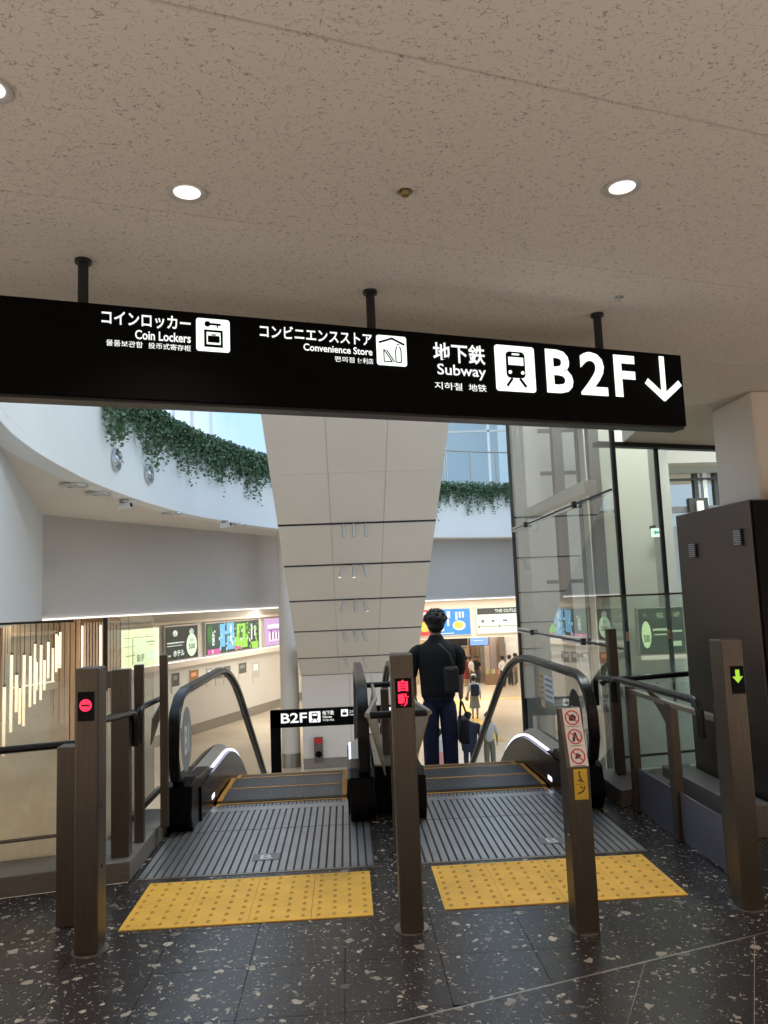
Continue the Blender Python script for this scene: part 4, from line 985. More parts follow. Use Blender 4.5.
MB().bar((*a, 1.44), (*b, 1.44), .016, .014).build('cap_rail', BLACK, gl_)
a, b = kp(-3.1, .22), kp(-.3, .22)
MB().tube([(*a, .70), (*b, .735)], .021, 12).build('handrail', RUBBER, gl_, smooth=True)
MB().tube([(*a, .205), (*b, .235)], .010, 8).build('lower_rail', STEEL, gl_, smooth=True)
gs = empty('glass_barrier', (-1.5, 5.3, .11), 'clear glass side screen left of the left escalator', 'barrier', 'frosted glass barriers at the void edge')
FILM_S = glass_mat('side_screen_film', (.95, .94, .90), film=(.74, .66, .54), zlo=.5, zhi=1.05, fmin=.04, fmax=.75, refl=.5)
for ya, yb in ((4.93, 5.42), (5.43, 6.1)):
    MB().box2((-1.508, ya, .11), (-1.496, yb, 1.45)).build('glass_panel', FILM_S, gs)
MB().box2((-1.515, 4.91, 1.0), (-1.49, 4.925, 1.45)).build('dark_edge', BLACK, gs)
MB().box2((-1.47, 4.93, .11), (-1.44, 6.1, .15)).build('shoe', STEEL, gs)
MB().tube([(-1.44, 4.62, .14), (-1.44, 4.62, .78)], .012, 8).build('white_edge_strip', WHITE, gs)

# ================================================================== RAIL BETWEEN THE ESCALATORS
e = empty('centre_guard', (.24, 5.2, 0), 'steel wing guard with black bars between the escalators behind the middle bollard', 'railing')
MB().tube([(.12, 4.55, .83), (.45, 4.55, .83)], .021, 12).build('bar', RUBBER, e, smooth=True)
MB().tube([(.14, 6.10, .83), (.36, 6.10, .83)], .021, 12).build('bar', RUBBER, e, smooth=True)
for x, sx in ((.10, 1), (.47, -1)):
    x2 = x+.085*sx
    MB().tube([(x, 4.56, .83), (x+.075*sx, 5.2, .835), (x2, 6.08, .83)], .014, 10).build('side_bar', STEEL_L, e, smooth=True)
    MB().add([(x, 4.58, .815), (x2, 6.05, .815), (x2, 5.6, .74), (x+.10*sx, 4.72, .45), (x+.008*sx, 4.58, .815), (x2+.008*sx, 6.05, .815), (x2+.008*sx, 5.6, .74), (x+.108*sx, 4.72, .45)],
             [(0, 1, 2, 3), (7, 6, 5, 4), (0, 3, 7, 4), (1, 5, 6, 2), (0, 4, 5, 1), (3, 2, 6, 7)]).build('wing_plate', STEEL_L, e)
for y in (4.75, 5.9): MB().box2((.24, y-.03, 0), (.30, y+.03, .82)).build('post', STEEL, e, bevel=.004)
MB().box2((.17, 5.56, .0), (.32, 6.9, .325)).build('deck_box', BLACKG, e)
for ya, yb in ((5.56, 6.08), (6.09, 6.75)): MB().box2((.165, ya, .326), (.325, yb, .338)).build('deck_cover', STEEL_L, e)

# ================================================================== DARK CABINET ON THE RIGHT
e = empty('cabinet', (3.0, 5.0, 0), 'tall dark bronze cabinet with two small louvres beside the right bollard', 'cabinet')
pts = [(2.55, 4.66), (3.9, 4.80), (3.9, 4.88), (2.76, 4.88), (2.76, 5.70), (2.50, 5.62)]
MB().pz(pts, .0, 2.03).build('body', BRONZE, e, bevel=.006)
MB().pz([(2.565, 4.64), (3.9, 4.78), (3.9, 4.80), (2.565, 4.658)], .05, 2.02).build('front_panel', BLACKG, e)
cp = Plane2((2.52, 5.14, 0), (.05, -.96, 0))
for py_, a0, a1, z0, z1 in ((0, .29, .385, 1.745, 1.855), (1, -.30, -.20, 1.70, 1.80)):
    mb = MB(); cp.rect(mb, a0, a1, z0, z1, .004, .002); o = mb.build('louvre', mat('louvre_dark', (.05, .05, .055), .4, .5), e)
    for k in range(7): mb = MB(); cp.rect(mb, a0+.008, a1-.008, z0+.008+k*.0142, z0+.017+k*.0142, .007, .004); mb.build('slat', mat('louvre_slat', (.40, .40, .43), .35, .7), o)

# ================================================================== TAPERING WHITE SHAFT (underside of the upper escalator)
LC = at(300.3, 675, Y=24.2); RC = at(416.0, 671, Y=24.2); zc = (LC.z+RC.z)/2
UL = Vector((LC.x, 24.2, zc)); UR = Vector((RC.x, 24.2, zc)); SW = UR.x-UL.x
SD = Vector((0, -1, .577)).normalized(); SNn = Vector((0, -.577, -1)).normalized()      # outward (down and to the viewer)
def slope_u(px, py):
    q = on_plane(px, py, UL, SNn); return (q-UL).dot(SD)
su = [slope_u(*q) for q in ((297.4, 659), (294, 632.4), (289.6, 602), (283.8, 567), (278.3, 526))]
su += [slope_u(268, 475)]
tr = empty('escalator_underside', (UL.x+SW/2, 24.2, LZ), 'tapering white panelled underside of the upper escalator with black slots', 'escalator underside')
def sp(fx, u, d=0): return UL + Vector((SW*fx, 0, 0)) + SD*u + SNn*d
SUP = 17.2
def sbox(fx0, fx1, u0, u1, d0, d1, name, m, par=tr):
    vs = [sp(fx0, u0, d0), sp(fx1, u0, d0), sp(fx1, u1, d0), sp(fx0, u1, d0), sp(fx0, u0, d1), sp(fx1, u0, d1), sp(fx1, u1, d1), sp(fx0, u1, d1)]
    return MB().add(vs, [(0, 3, 2, 1), (4, 5, 6, 7), (0, 1, 5, 4), (1, 2, 6, 5), (2, 3, 7, 6), (3, 0, 4, 7)]).build(name, m, par)
PANW = mat('ivory_metal_panel', (.85, .77, .71), .55, noise=.025, nscale=.5)
sbox(0, 1, 0, SUP, -.9, -.05, 'core', mat('panel_joint_grey', (.52, .48, .44), .7))
bands = [0]+su; edges = []
g = .05
pitch = su[1]-su[0]
ups = su[:]
while ups[-1] < SUP-1: ups.append(ups[-1]+ (su[5]-su[4]))
prev = .006
for k, uu in enumerate(ups):
    dark = k < 5; gg = .10 if dark else .008
    for c in range(3): sbox(c/3+.0010, (c+1)/3-.0010, prev, uu-gg*.5, -.05, 0, 'panel', PANW)
    if dark: sbox(0, 1, uu-gg*.5, uu+gg*.5, -.05, -.02, 'black_slot', BLACK)
    prev = uu+gg*.5
for c in range(3): sbox(c/3+.0010, (c+1)/3-.0010, prev, SUP, -.05, 0, 'panel', PANW)
# vertical base box with panels, door and skirting
def vb(x0, x1, z0, z1, y0, y1, name, m): return MB().box2((x0, y0, z0), (x1, y1, z1)).build(name, m, tr)
vb(UL.x+.03, UR.x-.03, LZ, zc+.3, 24.25, 26.5, 'base_core', mat('panel_joint_grey', (.52, .48, .44), .7))
xs_ = [UL.x+.03, at(350, 700, Y=24.2).x, at(372, 700, Y=24.2).x, UR.x-.03]
for i in range(3):
    vb(xs_[i]+.006, xs_[i+1]-.006, LZ+.30, -1.9, 24.2, 24.25, 'panel', PANW); vb(xs_[i]+.006, xs_[i+1]-.006, -1.885, zc-.02, 24.2, 24.25, 'panel', PANW)
vb(UL.x+.03, xs_[1]-.006, LZ, LZ+.29, 24.19, 24.25, 'steel_skirting', STEEL_L)
vb(xs_[1]+.1, xs_[1]+.13, -2.05, -1.85, 24.16, 24.2, 'door_handle', STEEL)
# fire hose box mark on the base
q0 = at(314, 737, Y=24.18); q1 = at(323.5, 762, Y=24.18)
e = empty('extinguisher_box', ((q0.x+q1.x)/2, 24.18, q1.z), 'narrow dark box with a red top on the white shaft base', 'extinguisher box')
vb2 = lambda a, b, name, m: MB().box2(a, b).build(name, m, e)
vb2((q0.x, 24.06, q1.z), (q1.x, 24.155, q0.z), 'case', mat('box_brown_grey', (.16, .12, .11), .4)); vb2((q0.x+.01, 24.045, q0.z-.17), (q1.x-.01, 24.06, q0.z-.01), 'red_label', RED)
MB().cyl(((q0.x+q1.x)/2, 24.06, (q0.z+q1.z)/2-.12), .10, .012, 16, axis=(0, -1, 0)).build('round_window', BLACKG, e)
# round column left of the shaft
cxl = at(279.5, 650, Y=24.7).x+.29
e = empty('round_column', (cxl, 24.7, LZ), 'round white column with a steel collar left of the tapering shaft', 'column', kind='structure')
MB().cyl((cxl, 24.7, LZ+.42), .285, 3.7-LZ-.42, 36).build('shaft', WHITEW, e, smooth=True)
MB().cyl((cxl, 24.7, LZ), .295, .42, 36).build('steel_collar', STEEL_L, e, smooth=True)

# track spotlights on the black slots
SPW = mat('spotlight_grey', (.55, .53, .51), .45, .3)
rows = [(su[4], (343.5, 353.5, 365.5), 'topmost'), (su[3], (342, 353.5, 365), 'second'), (su[2], (343, 355, 365), 'third'), (su[1], (344, 355, 364), 'fourth'), (su[0], (346, None, 364), 'lowest')]
for r_, (uu, xs3, rn) in enumerate(rows):
    for j, px_ in enumerate(xs3):
        if px_ is None: continue
        # lateral fraction from the pixel column on this row
        py_ = (526, 567, 602, 632.4, 659)[4-r_] if False else {0: 524, 1: 564, 2: 599, 3: 630, 4: 657}[r_]
        q = on_plane(px_, py_, UL, SNn); fx = (q.x-UL.x)/SW; b = sp(fx, uu)
        lab = '%s spotlight on the %s black slot of the white shaft' % (('left', 'middle', 'right')[j], rn)
        e = empty('track_spotlight', b, lab, 'spotlight', 'spotlights on the white shaft')
        MB().bar(b, b+SNn*.14, .03, .03, up=(1, 0, 0)).build('stem', SPW, e)
        aim = Vector(((-.35, .0, .25)[j] if r_ in (1, 2) else (.2, .25, .35)[j] if r_ > 2 else 0, -.15, -1)).normalized()
        h = b+SNn*.16
        MB().lathe(h-aim*.10, [(.032, 0), (.045, .02), (.050, .27), (.042, .28)], 14, axis=aim).build('head', SPW, e, smooth=True)
        MB().cyl(h+aim*.175, .040, .012, 14, axis=aim).build('lens', LAMP if (r_, j) in ((1, 0), (1, 1), (2, 2)) else CHR, e)

# ================================================================== SMALL HANGING SIGN BELOW
e = empty('guide_sign', (-.8, 16, LZ), 'smaller black B2F guide sign on a black post down on the lower floor', 'sign')
q0 = at(270, 711, Y=16); q1 = at(355, 724, Y=16)
zt, zb = q0.z, at(281, 728, Y=16).z
MB().box2((q0.x, 16, LZ), (q0.x+.20, 16.12, zt)).build('post', SIGNB, e)
MB().box2((q0.x, 16, zb), (.62, 16.12, zt)).build('board', SIGNB, e)
MB().box2((.62, 16, LZ), (.80, 16.12, zt)).build('post', SIGNB, e)
pl = Plane2((0, 16, 0), (1, 0, 0)); hh = zt-zb
put_text('lettering', 'B2F', pl.o, pl.ex, pl.ez, at(281, 720, Y=16).x, at(307, 720, Y=16).x, zb+.09, zt-.06, SIGNT, e, .02, proud=.006)
xa, xb = at(309, 716, Y=16).x, at(320.5, 716, Y=16).x
mb = MB(); pl.rrect(mb, xa, xb, zb+.08, zt-.05, .02); mb.build('pictogram_tile', SIGNT, e)
xm = (xa+xb)/2; zm = (zb+zt)/2+.01
mb = MB(); pl.rrect(mb, xm-.06, xm+.06, zm-.03, zm+.09, .02, .009); pl.line(mb, (xm-.02, zm-.03), (xm-.07, zm-.09), .015, .009); pl.line(mb, (xm+.02, zm-.03), (xm+.07, zm-.09), .015, .009); mb.build('pictogram_train', SIGNB, e)
mb = MB(); pl.rect(mb, xm-.045, xm+.045, zm+.03, zm+.07, .013); mb.build('pictogram_train_window', SIGNT, e)
x0, x1 = at(322.5, 716, Y=16).x, at(335, 716, Y=16).x
put_text('lettering', '地下鉄', pl.o, pl.ex, pl.ez, x0, x1-.02, zm+.03, zm+.12, SIGNT, e, .01, proud=.006)
put_text('lettering', 'Subway', pl.o, pl.ex, pl.ez, x0, x1-.06, zm-.04, zm+.02, SIGNT, e, .01, proud=.006)
put_text('lettering', '지하철 地铁', pl.o, pl.ex, pl.ez, x0, x1-.02, zm-.09, zm-.05, SIGNT, e, .0, proud=.006)
x0 = at(341, 712, Y=16).x; x1 = at(348, 712, Y=16).x
mb = MB(); pl.rrect(mb, x0, x1, zm-.01, zm+.13, .015); mb.build('pictogram_tile', SIGNT, e)
mb = MB(); pl.rect(mb, x0+.03, x1-.03, zm+.02, zm+.07, .009); pl.rect(mb, x0+.05, x1-.06, zm+.085, zm+.105, .009); mb.build('pictogram_locker', SIGNB, e)
put_text('lettering', 'コインロッカー', pl.o, pl.ex, pl.ez, x1+.03, x1+.35, zm+.05, zm+.11, SIGNT, e, .01, proud=.006)
put_text('lettering', 'Coin Lockers', pl.o, pl.ex, pl.ez, x1+.03, x1+.30, zm+.0, zm+.035, SIGNT, e, .0, proud=.006)
# second small board right of the newel (seen between newel and guard)

# ================================================================== LIT BILLBOARDS
def wall_s(px, py, d=0):
    q = on_plane(px, py, WA + WN*d, WN); return (Vector((q.x, q.y, 0))-WA).dot(WE)
BBF = mat('billboard_frame', (.55, .53, .50), .4, .4)
def lboard(xa, xb, z0, z1, label):
    s0, s1 = wall_s(xa, 640), wall_s(xb, 640)
    pl = Plane2(wp(s0, 0, .12), WE); w_ = s1-s0
    e = empty('lit_billboard', wp((s0+s1)/2, z0, .06), label, 'billboard', 'backlit posters on the lower concourse walls')
    slab(MB(), s0-.06, s1+.06, z0-.06, z1+.06, 0, .11).build('frame', BBF, e)
    return e, pl, w_
def patch(e, pl, name, col, strength, *rects, d=.004):
    mm = emis('lit_%s_%s' % (name, '_'.join('%.2f' % c for c in col)), col, strength)
    for r_ in rects: mb = MB(); pl.rect(mb, *r_, d, .003); mb.build(name, mm, e)
Z0, Z1 = -.56, .70
# far left yellow green map board
e, pl, w_ = lboard(117, 156, -.75, .72, 'pale yellow green lit floor map board with B1F, far left of the poster row')
patch(e, pl, 'face', (.72, .85, .50), 1.2, (0, w_, -.75, .72))
patch(e, pl, 'map_lines', (.28, .36, .2), .7, (.2, w_-.3, .42, .44), (.2, w_-.3, .12, .14), (w_*.3, w_*.32, -.5, .4), (.3, 1.2, -.2, -.17), (w_*.5, w_*.9, .22, .26), d=.009)
patch(e, pl, 'map_block', (.80, 1.0, .66), 1.0, (w_*.36, w_*.66, -.6, .38), (w_*.72, w_*.95, -.35, 0), d=.011)
put_text('lettering', 'B1F', pl.o, pl.ex, pl.ez, w_*.42, w_*.60, -.42, -.18, STK, e, .02, proud=.016)
# black hotel board
e, pl, w_ = lboard(163, 195, Z0, Z1, 'black lit poster with white lettering and a pale green disc')
patch(e, pl, 'face', (.012, .02, .016), 1, (0, w_, Z0, Z1))
mb = MB(); pl.disc(mb, w_*.80, Z0+.50, w_*.17, .008, .003, rz=.44); mb.build('pale_disc', emis('lit_disc', (.70, .95, .62), 1.0), e)
WT = emis('lit_print_white', (.85, .95, .85), .9)
put_text('lettering', '徒歩', pl.o, pl.ex, pl.ez, w_*.74, w_*.86, Z0+.62, Z0+.76, STK, e, .0, proud=.014)
put_text('lettering', '500', pl.o, pl.ex, pl.ez, w_*.70, w_*.90, Z0+.34, Z0+.55, STK, e, .02, proud=.014)
put_text('lettering', 'ホテル', pl.o, pl.ex, pl.ez, w_*.22, w_*.56, Z0+.12, Z0+.36, WT, e, .03, proud=.008)
mb = MB(); pl.rect(mb, w_*.04, w_*.56, Z0+.62, Z0+.67); pl.rect(mb, w_*.04, w_*.5, Z0+.52, Z0+.55); pl.disc(mb, w_*.28, Z0+1.0, .16, rz=.12); pl.disc(mb, w_*.80, Z0+1.02, .16, rz=.12); pl.rect(mb, w_*.06, w_*.14, Z0+.14, Z0+.2)
mb.build('white_print', WT, e)
# green/blue landscape poster
e, pl, w_ = lboard(203.5, 256.5, Z0, Z1, 'colourful lit poster of a waterfall and green leaves')
patch(e, pl, 'face', (.03, .06, .05), 1, (0, w_, Z0, Z1))
patch(e, pl, 'waterfall', (.18, .50, .80), 1.0, (w_*.24, w_*.33, Z0+.25, Z1-.05), (w_*.36, w_*.50, Z0+.1, Z1-.02), d=.008)
patch(e, pl, 'sunlit_leaves', (.38, .75, .10), 1.0, (w_*.55, w_*.76, Z0+.1, Z1-.1), (w_*.50, w_*.60, Z0+.2, Z0+.6), (w_*.85, w_*.98, Z0, Z0+.3), d=.009)
patch(e, pl, 'dark_leaves', (.04, .16, .04), 1.0, (w_*.02, w_*.10, Z0+.5, Z1-.1), (w_*.60, w_*.66, Z0+.5, Z1-.2), (w_*.72, w_*.80, Z0+.5, Z1-.05), d=.013)
patch(e, pl, 'white_flowers', (.85, .9, .85), .9, (w_*.83, w_*.86, Z0+.4, Z1-.15), (w_*.90, w_*.93, Z0+.55, Z1-.25), (w_*.10, w_*.14, Z0+.35, Z0+.8), (w_*.42, w_*.45, Z0+.4, Z1-.1), d=.013)
patch(e, pl, 'pink_band', (.75, .12, .40), .9, (w_*.02, w_*.24, Z0, Z0+.2), (w_*.5, w_*.62, Z0+.05, Z0+.18), d=.012)
rp_ = random.Random(2)
for nm_, cl_, cnt_, xr, zr in (('leaf_spray', (.30, .62, .08), 34, (.52, .98), (.02, 1.15)), ('dark_leaf_spray', (.05, .20, .05), 30, (.02, .98), (.3, 1.2)), ('water_spray', (.40, .68, .90), 22, (.22, .52), (.1, 1.2)), ('blossom', (.85, .88, .80), 16, (.04, .96), (.1, 1.1))):
    mb = MB()
    for _k in range(cnt_): pl.disc(mb, w_*rp_.uniform(*xr), Z0+rp_.uniform(*zr), rp_.uniform(.03, .07), .017+.0004*_k, .0003, n=7, rz=rp_.uniform(.03, .10))
    mb.build(nm_, emis('lit_'+nm_, cl_, 1.0), e, kind='stuff')
# purple poster
e, pl, w_ = lboard(262.5, 290, Z0, Z1, 'pale purple lit poster partly behind the round column')
patch(e, pl, 'face', (.62, .40, .66), 1, (0, w_, Z0, Z1))
patch(e, pl, 'white_print', (.95, .85, .92), 1.0, (w_*.1, w_*.55, Z0+.8, Z0+.98), (w_*.14, w_*.5, Z0+.2, Z0+.6), d=.008)
patch(e, pl, 'dark_print', (.25, .08, .25), 1.0, (w_*.2, w_*.25, Z0+.25, Z0+.7), (w_*.32, w_*.36, Z0+.25, Z0+.6), (w_*.42, w_*.46, Z0+.25, Z0+.65), (w_*.1, w_*.5, Z0+.7, Z0+.74), d=.012)
# far boards
def fboard(xa, xb, label):
    x0, x1 = at(xa, 620, Y=39.5).x, at(xb, 620, Y=39.5).x; pl = Plane2((x0, 39.48, 0), (1, 0, 0))
    e = empty('lit_billboard', ((x0+x1)/2, 39.55, -.53), label, 'billboard', 'backlit posters on the lower concourse walls')
    MB().box2((x0-.06, 39.49, -.59), (x1+.06, 39.6, .83)).build('frame', BBF, e); return e, pl, x1-x0
z0, z1 = -.53, .77
e, pl, w_ = fboard(416, 436.5, 'red lit food poster behind the head of the man in black')
patch(e, pl, 'face', (.80, .05, .04), 1.0, (0, w_, z0, z1)); mb = MB(); pl.disc(mb, w_*.42, z0+.45, .30, .008, .003, rz=.26); mb.build('dish', emis('lit_yellow_dish', (.9, .65, .1), 1), e)
patch(e, pl, 'white_print', (1, .85, .8), 1.0, (w_*.3, w_*.5, z0+.9, z0+1.2), d=.008)
e, pl, w_ = fboard(437, 470, 'blue lit food poster with a yellow round dish')
patch(e, pl, 'face', (.03, .30, .80), 1.0, (0, w_, z0, z1))
mb = MB(); pl.disc(mb, w_*.66, z0+.46, .33, .008, .003, rz=.25); mb.build('bowl', emis('lit_bowl', (.85, .9, .95), 1), e)
mb = MB(); pl.disc(mb, w_*.64, z0+.48, .25, .012, .003, rz=.18); mb.build('dish', emis('lit_yellow_dish', (.9, .65, .1), 1), e)
patch(e, pl, 'white_print', (.85, .95, 1), 1.0, (w_*.30, w_*.40, z0+.85, z0+1.2), (w_*.30, w_*.36, z0+.45, z0+.8), (w_*.12, w_*.2, z0+.2, z0+.6), (w_*.56, w_*.62, z0+.75, z0+1.15), (w_*.66, w_*.72, z0+.85, z0+1.15), (w_*.76, w_*.82, z0+.85, z0+1.15), (w_*.1, w_*.5, z0+.06, z0+.10), d=.008)
e, pl, w_ = fboard(477, 520, 'white lit sign with a black strip reading THE OUTLET')
patch(e, pl, 'face', (.84, .90, .72), 1.05, (0, w_, z0, z1))
patch(e, pl, 'black_strip', (.03, .04, .03), 1.0, (0.02, w_, z1-.34, z1-.02), d=.008)
put_text('lettering', 'THE OUTLET', pl.o, pl.ex, pl.ez, w_*.42, w_*.98, z1-.26, z1-.10, WT, e, .02, proud=.014)
patch(e, pl, 'green_line', (.25, .45, .15), 1.0, (.02, w_, z0+.32, z0+.36), d=.008)
patch(e, pl, 'dark_print', (.12, .12, .12), 1.0, (w_*.10, w_*.16, z0+.55, z0+.68), (w_*.34, w_*.40, z0+.56, z0+.66), (w_*.6, w_*.7, z0+.58, z0+.66), (w_*.02, w_*.05, z0+.28, z0+.4), (w_*.5, w_*.53, z0+.28, z0+.4), d=.009)
# reflection of the black poster, built as a glowing board behind the right glass
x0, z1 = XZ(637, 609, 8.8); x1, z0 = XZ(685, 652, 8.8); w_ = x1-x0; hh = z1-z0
e = empty('lit_billboard', ((x0+x1)/2, 8.8, z0), 'dim lit board standing in for the black poster reflected in the right glass', 'billboard', 'backlit posters on the lower concourse walls')
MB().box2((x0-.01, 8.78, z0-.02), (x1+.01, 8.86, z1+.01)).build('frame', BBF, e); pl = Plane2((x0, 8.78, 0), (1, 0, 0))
patch(e, pl, 'face', (.035, .055, .035), 1.0, (0, w_, z0, z1)); patch(e, pl, 'ledge_reflection', (.75, .70, .55), .8, (-.0, w_, z0-.07, z0-.02))
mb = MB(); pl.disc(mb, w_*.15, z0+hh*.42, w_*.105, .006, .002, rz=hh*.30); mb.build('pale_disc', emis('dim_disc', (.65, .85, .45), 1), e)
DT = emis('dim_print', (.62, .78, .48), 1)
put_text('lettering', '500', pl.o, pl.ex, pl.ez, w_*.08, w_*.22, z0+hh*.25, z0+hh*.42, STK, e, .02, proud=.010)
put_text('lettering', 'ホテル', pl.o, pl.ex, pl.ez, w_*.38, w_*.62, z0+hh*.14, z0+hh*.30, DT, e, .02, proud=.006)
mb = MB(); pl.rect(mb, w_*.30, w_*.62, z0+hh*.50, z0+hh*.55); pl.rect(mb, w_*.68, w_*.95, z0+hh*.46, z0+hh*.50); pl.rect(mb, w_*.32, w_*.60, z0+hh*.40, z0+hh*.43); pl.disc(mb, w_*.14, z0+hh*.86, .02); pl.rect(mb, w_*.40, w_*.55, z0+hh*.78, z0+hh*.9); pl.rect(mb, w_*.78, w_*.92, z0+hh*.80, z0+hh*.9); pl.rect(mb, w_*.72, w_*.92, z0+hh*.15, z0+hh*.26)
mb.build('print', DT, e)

# framed photo prints on the white wall below the posters
PR = [(171, 179, 673, 687, (.10, .10, .10), 'dark photo print, first of the row below the black poster'), (189, 198, 670, 683, (.38, .17, .07), 'orange brown photo print, second below the poster row'),
      (206, 213, 668, 680, (.45, .46, .44), 'pale grey photo print, third below the poster row'), (215, 222, 667, 679, (.22, .22, .24), 'grey photo print half behind the left handrail top'),
      (223, 230, 666, 678, (.16, .17, .18), 'dark grey photo print just right of the left handrail top'), (238, 246, 663, 674, (.10, .12, .12), 'dark photo print with a white caption, second last of the row'), (252, 259, 662, 678, (.55, .56, .54), 'pale photo print, last of the row next to the column')]
for xa, xb, ya, yb, c, lab in PR:
    s0, s1 = wall_s(xa, 670), wall_s(xb, 670); zt = on_plane(xa, ya, WA, WN).z; zb_ = on_plane(xa, yb, WA, WN).z
    e = slab(MB(), s0, s1, zb_-.25, zt, .0, .03).build('photo_print', mat('print_paper', (.66, .65, .62), .6), label=lab, cat='poster', group='photo prints on the white wall')
    slab(MB(), s0+.03, s1-.03, zb_, zt-.03, .028, .04).build('picture', mat('print_%.2f_%.2f' % c[:2], c, .5), e)
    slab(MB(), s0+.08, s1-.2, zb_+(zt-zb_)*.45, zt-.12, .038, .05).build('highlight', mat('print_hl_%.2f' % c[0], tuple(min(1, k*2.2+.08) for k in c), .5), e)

# ================================================================== TIMBER WALL AND PENDANT TUBES ON THE LEFT
tw = empty('wall_timber', (-9.5, 24.2, LZ), 'warm timber slatted wall glowing behind the pendant tubes', kind='structure')
WOOD = mat('warm_timber', (.56, .38, .23), .5, noise=.18, nscale=2.5, stretch=(6, 6, .4)); BEI = mat('beige_slats', (.62, .50, .38), .6, noise=.08, nscale=2)
MB().box2((-15, 24.35, LZ), (-7.0, 24.5, 1.3)).build('backing', mat('timber_backing', (.36, .22, .12), .7), tw)
x = -14.8
rnd = random.Random(5); slat_mesh = None
while x < -8.1:
    if slat_mesh is None:
        o = MB().box((x, 24.3, (LZ+1.3)/2), (.13, .08, 1.3-LZ)).build('slat', WOOD, tw, origin=(x, 24.3, 0)); slat_mesh = o.data
    else:
        o = bpy.data.objects.new('slat', slat_mesh); o.parent = tw; COL.objects.link(o)
        o.location = Vector((x, 24.3+rnd.uniform(-.02, .02), 0))-wloc(tw)
    x += .16
x = -8.02; sm = None
while x < -6.95:
    if sm is None: o = MB().box((x, 24.28, (LZ+1.1)/2), (.06, .1, 1.1-LZ)).build('slat', BEI, tw, origin=(x, 24.28, 0)); sm = o.data
    else:
        o = bpy.data.objects.new('slat', sm); o.parent = tw; COL.objects.link(o); o.location = Vector((x, 24.28, 0))-wloc(tw)
    x += .09
for xx in (-8.10, -7.55): MB().box2((xx, 24.15, -1.3), (xx+.04, 24.2, 1.0)).build('light_line', WARM, tw, label='vertical warm light line between the panels')
area('timber_wash', (-10.8, 22.6, 1.25), 5.5, .4, 22, (1, .72, .42), rot=(R(35), 0, 0))
TU = [(11, 687, 756, 11.5), (31.5, 655, 732, 12.6), (36, 668, 712, 12.9), (45, 675, 712, 13.3), (49.5, 688, 724, 13.6), (55, 690, 726, 13.9), (66.5/1.0, 655, 728, 14.3)]
TU = [(4.4, 687, 756), (11.7, 655, 732), (16.6, 675, 712), (20, 688, 724), (24.3, 655, 726), (30.5, 656, 707), (35.3, 644, 704), (36.6, 662, 690), (41.2, 645, 700), (44.6, 660, 690), (48.4, 642, 678), (53, 648, 682), (56.5, 634, 672), (58.5, 636, 668), (60.3, 632, 668)]
for k, (px_, ya, yb) in enumerate(TU):
    Y = 14.0+7.0*(px_/61)+ (.5 if k % 2 else 0); a = at(px_, ya, Y=Y); b = at(px_, yb, Y=Y)
    e = empty('pendant_tube_light', (a.x, a.y, b.z), '%s warm pendant tube light from the left edge of the photo' % ('nearest', 'second', 'third', 'fourth', 'fifth', 'sixth', 'seventh', 'eighth', 'ninth', 'tenth', 'eleventh', 'twelfth', 'thirteenth', 'fourteenth', 'fifteenth')[k], 'pendant light', 'warm pendant tubes before the timber wall')
    MB().cyl((a.x, a.y, b.z), .028, a.z-b.z, 10).build('glass_tube', WARM, e, smooth=True)
    MB().cyl((a.x, a.y, a.z), .024, .05, 10).build('cap', STEEL, e)
    MB().cyl((a.x, a.y, a.z), .006, 1.3-a.z, 6).build('cord', BLACK, e)
rnd = random.Random(11)
for k in range(14):   # further cords of the same installation
    px_ = 2+k*5.7; Y = 14.5+7*px_/80+rnd.uniform(-.4, 1); a = at(px_, 640, Y=Y)
    zz = a.z-rnd.uniform(.1, .5); MB().cyl((a.x, a.y, zz), .006, 1.3-zz, 6).build('suspension_cord', mat('cord_brown', (.12, .08, .05), .6), label='thin dark suspension cord hanging among the pendant tubes', cat='cord', group='bare cords among the pendant tubes')

# ================================================================== SHOPS AT THE FAR END
sf = empty('shop_facade', (7, 45, LZ), 'bright shop fronts with grey pillars at the far end of the concourse', 'shop front')
def fx(px, Y=45): return at(px, 650, Y=Y).x
def fz(py, Y=45, px=460): return at(px, py, Y=Y).z
SHOPW = mat('shop_white_wall', (.75, .73, .70), .6); SHOPB = mat('shop_beige_shutter', (.55, .42, .30), .6, noise=.1, nscale=3); PIL = mat('pillar_steel_grey', (.24, .22, .20), .5, .3)
MB().box2((3.0, 45.2, LZ), (24, 45.4, 1.2)).build('back_wall', SHOPB, sf)
for xa, xb, m, y in ((436, 468, SHOPB, 44.9), (471, 477, mat('shop_brown', (.25, .16, .10), .6), 44.9), (478, 482.5, PIL, 44.4), (484, 489, CREAM, 44.9), (489.5, 496, mat('shop_pink_grey', (.50, .42, .42), .6), 44.9), (497.5, 503, PIL, 44.4), (503.5, 530, SHOPW, 44.8)):
    MB().box2((fx(xa), y, LZ), (fx(xb), y+.3, -.9)).build('front_panel', m, sf)
for k in range(5): MB().box2((fx(437), 44.86, LZ+.5*k), (fx(467), 44.9, LZ+.5*k+.05)).build('shutter_line', PIL, sf)
MB().box2((fx(505), 44.7, fz(664)), (fx(516), 44.8, fz(645))).build('white_poster', mat('poster_pale', (.82, .83, .85), .5), sf)
MB().box2((fx(441), 44.3, fz(645)), (fx(466), 44.5, fz(635.5))).build('dark_menu_board', BLACK, sf, label='black menu board left of the blue screen')
e = empty('shop_shelf', (fx(485), 43.6, LZ), 'low brown goods shelf in front of the far shops', 'shelf')
MB().box2((fx(484, 43.6), 43.4, LZ), (fx(500, 43.6), 43.9, LZ+.6)).build('body', mat('shelf_brown', (.28, .18, .11), .6), e)
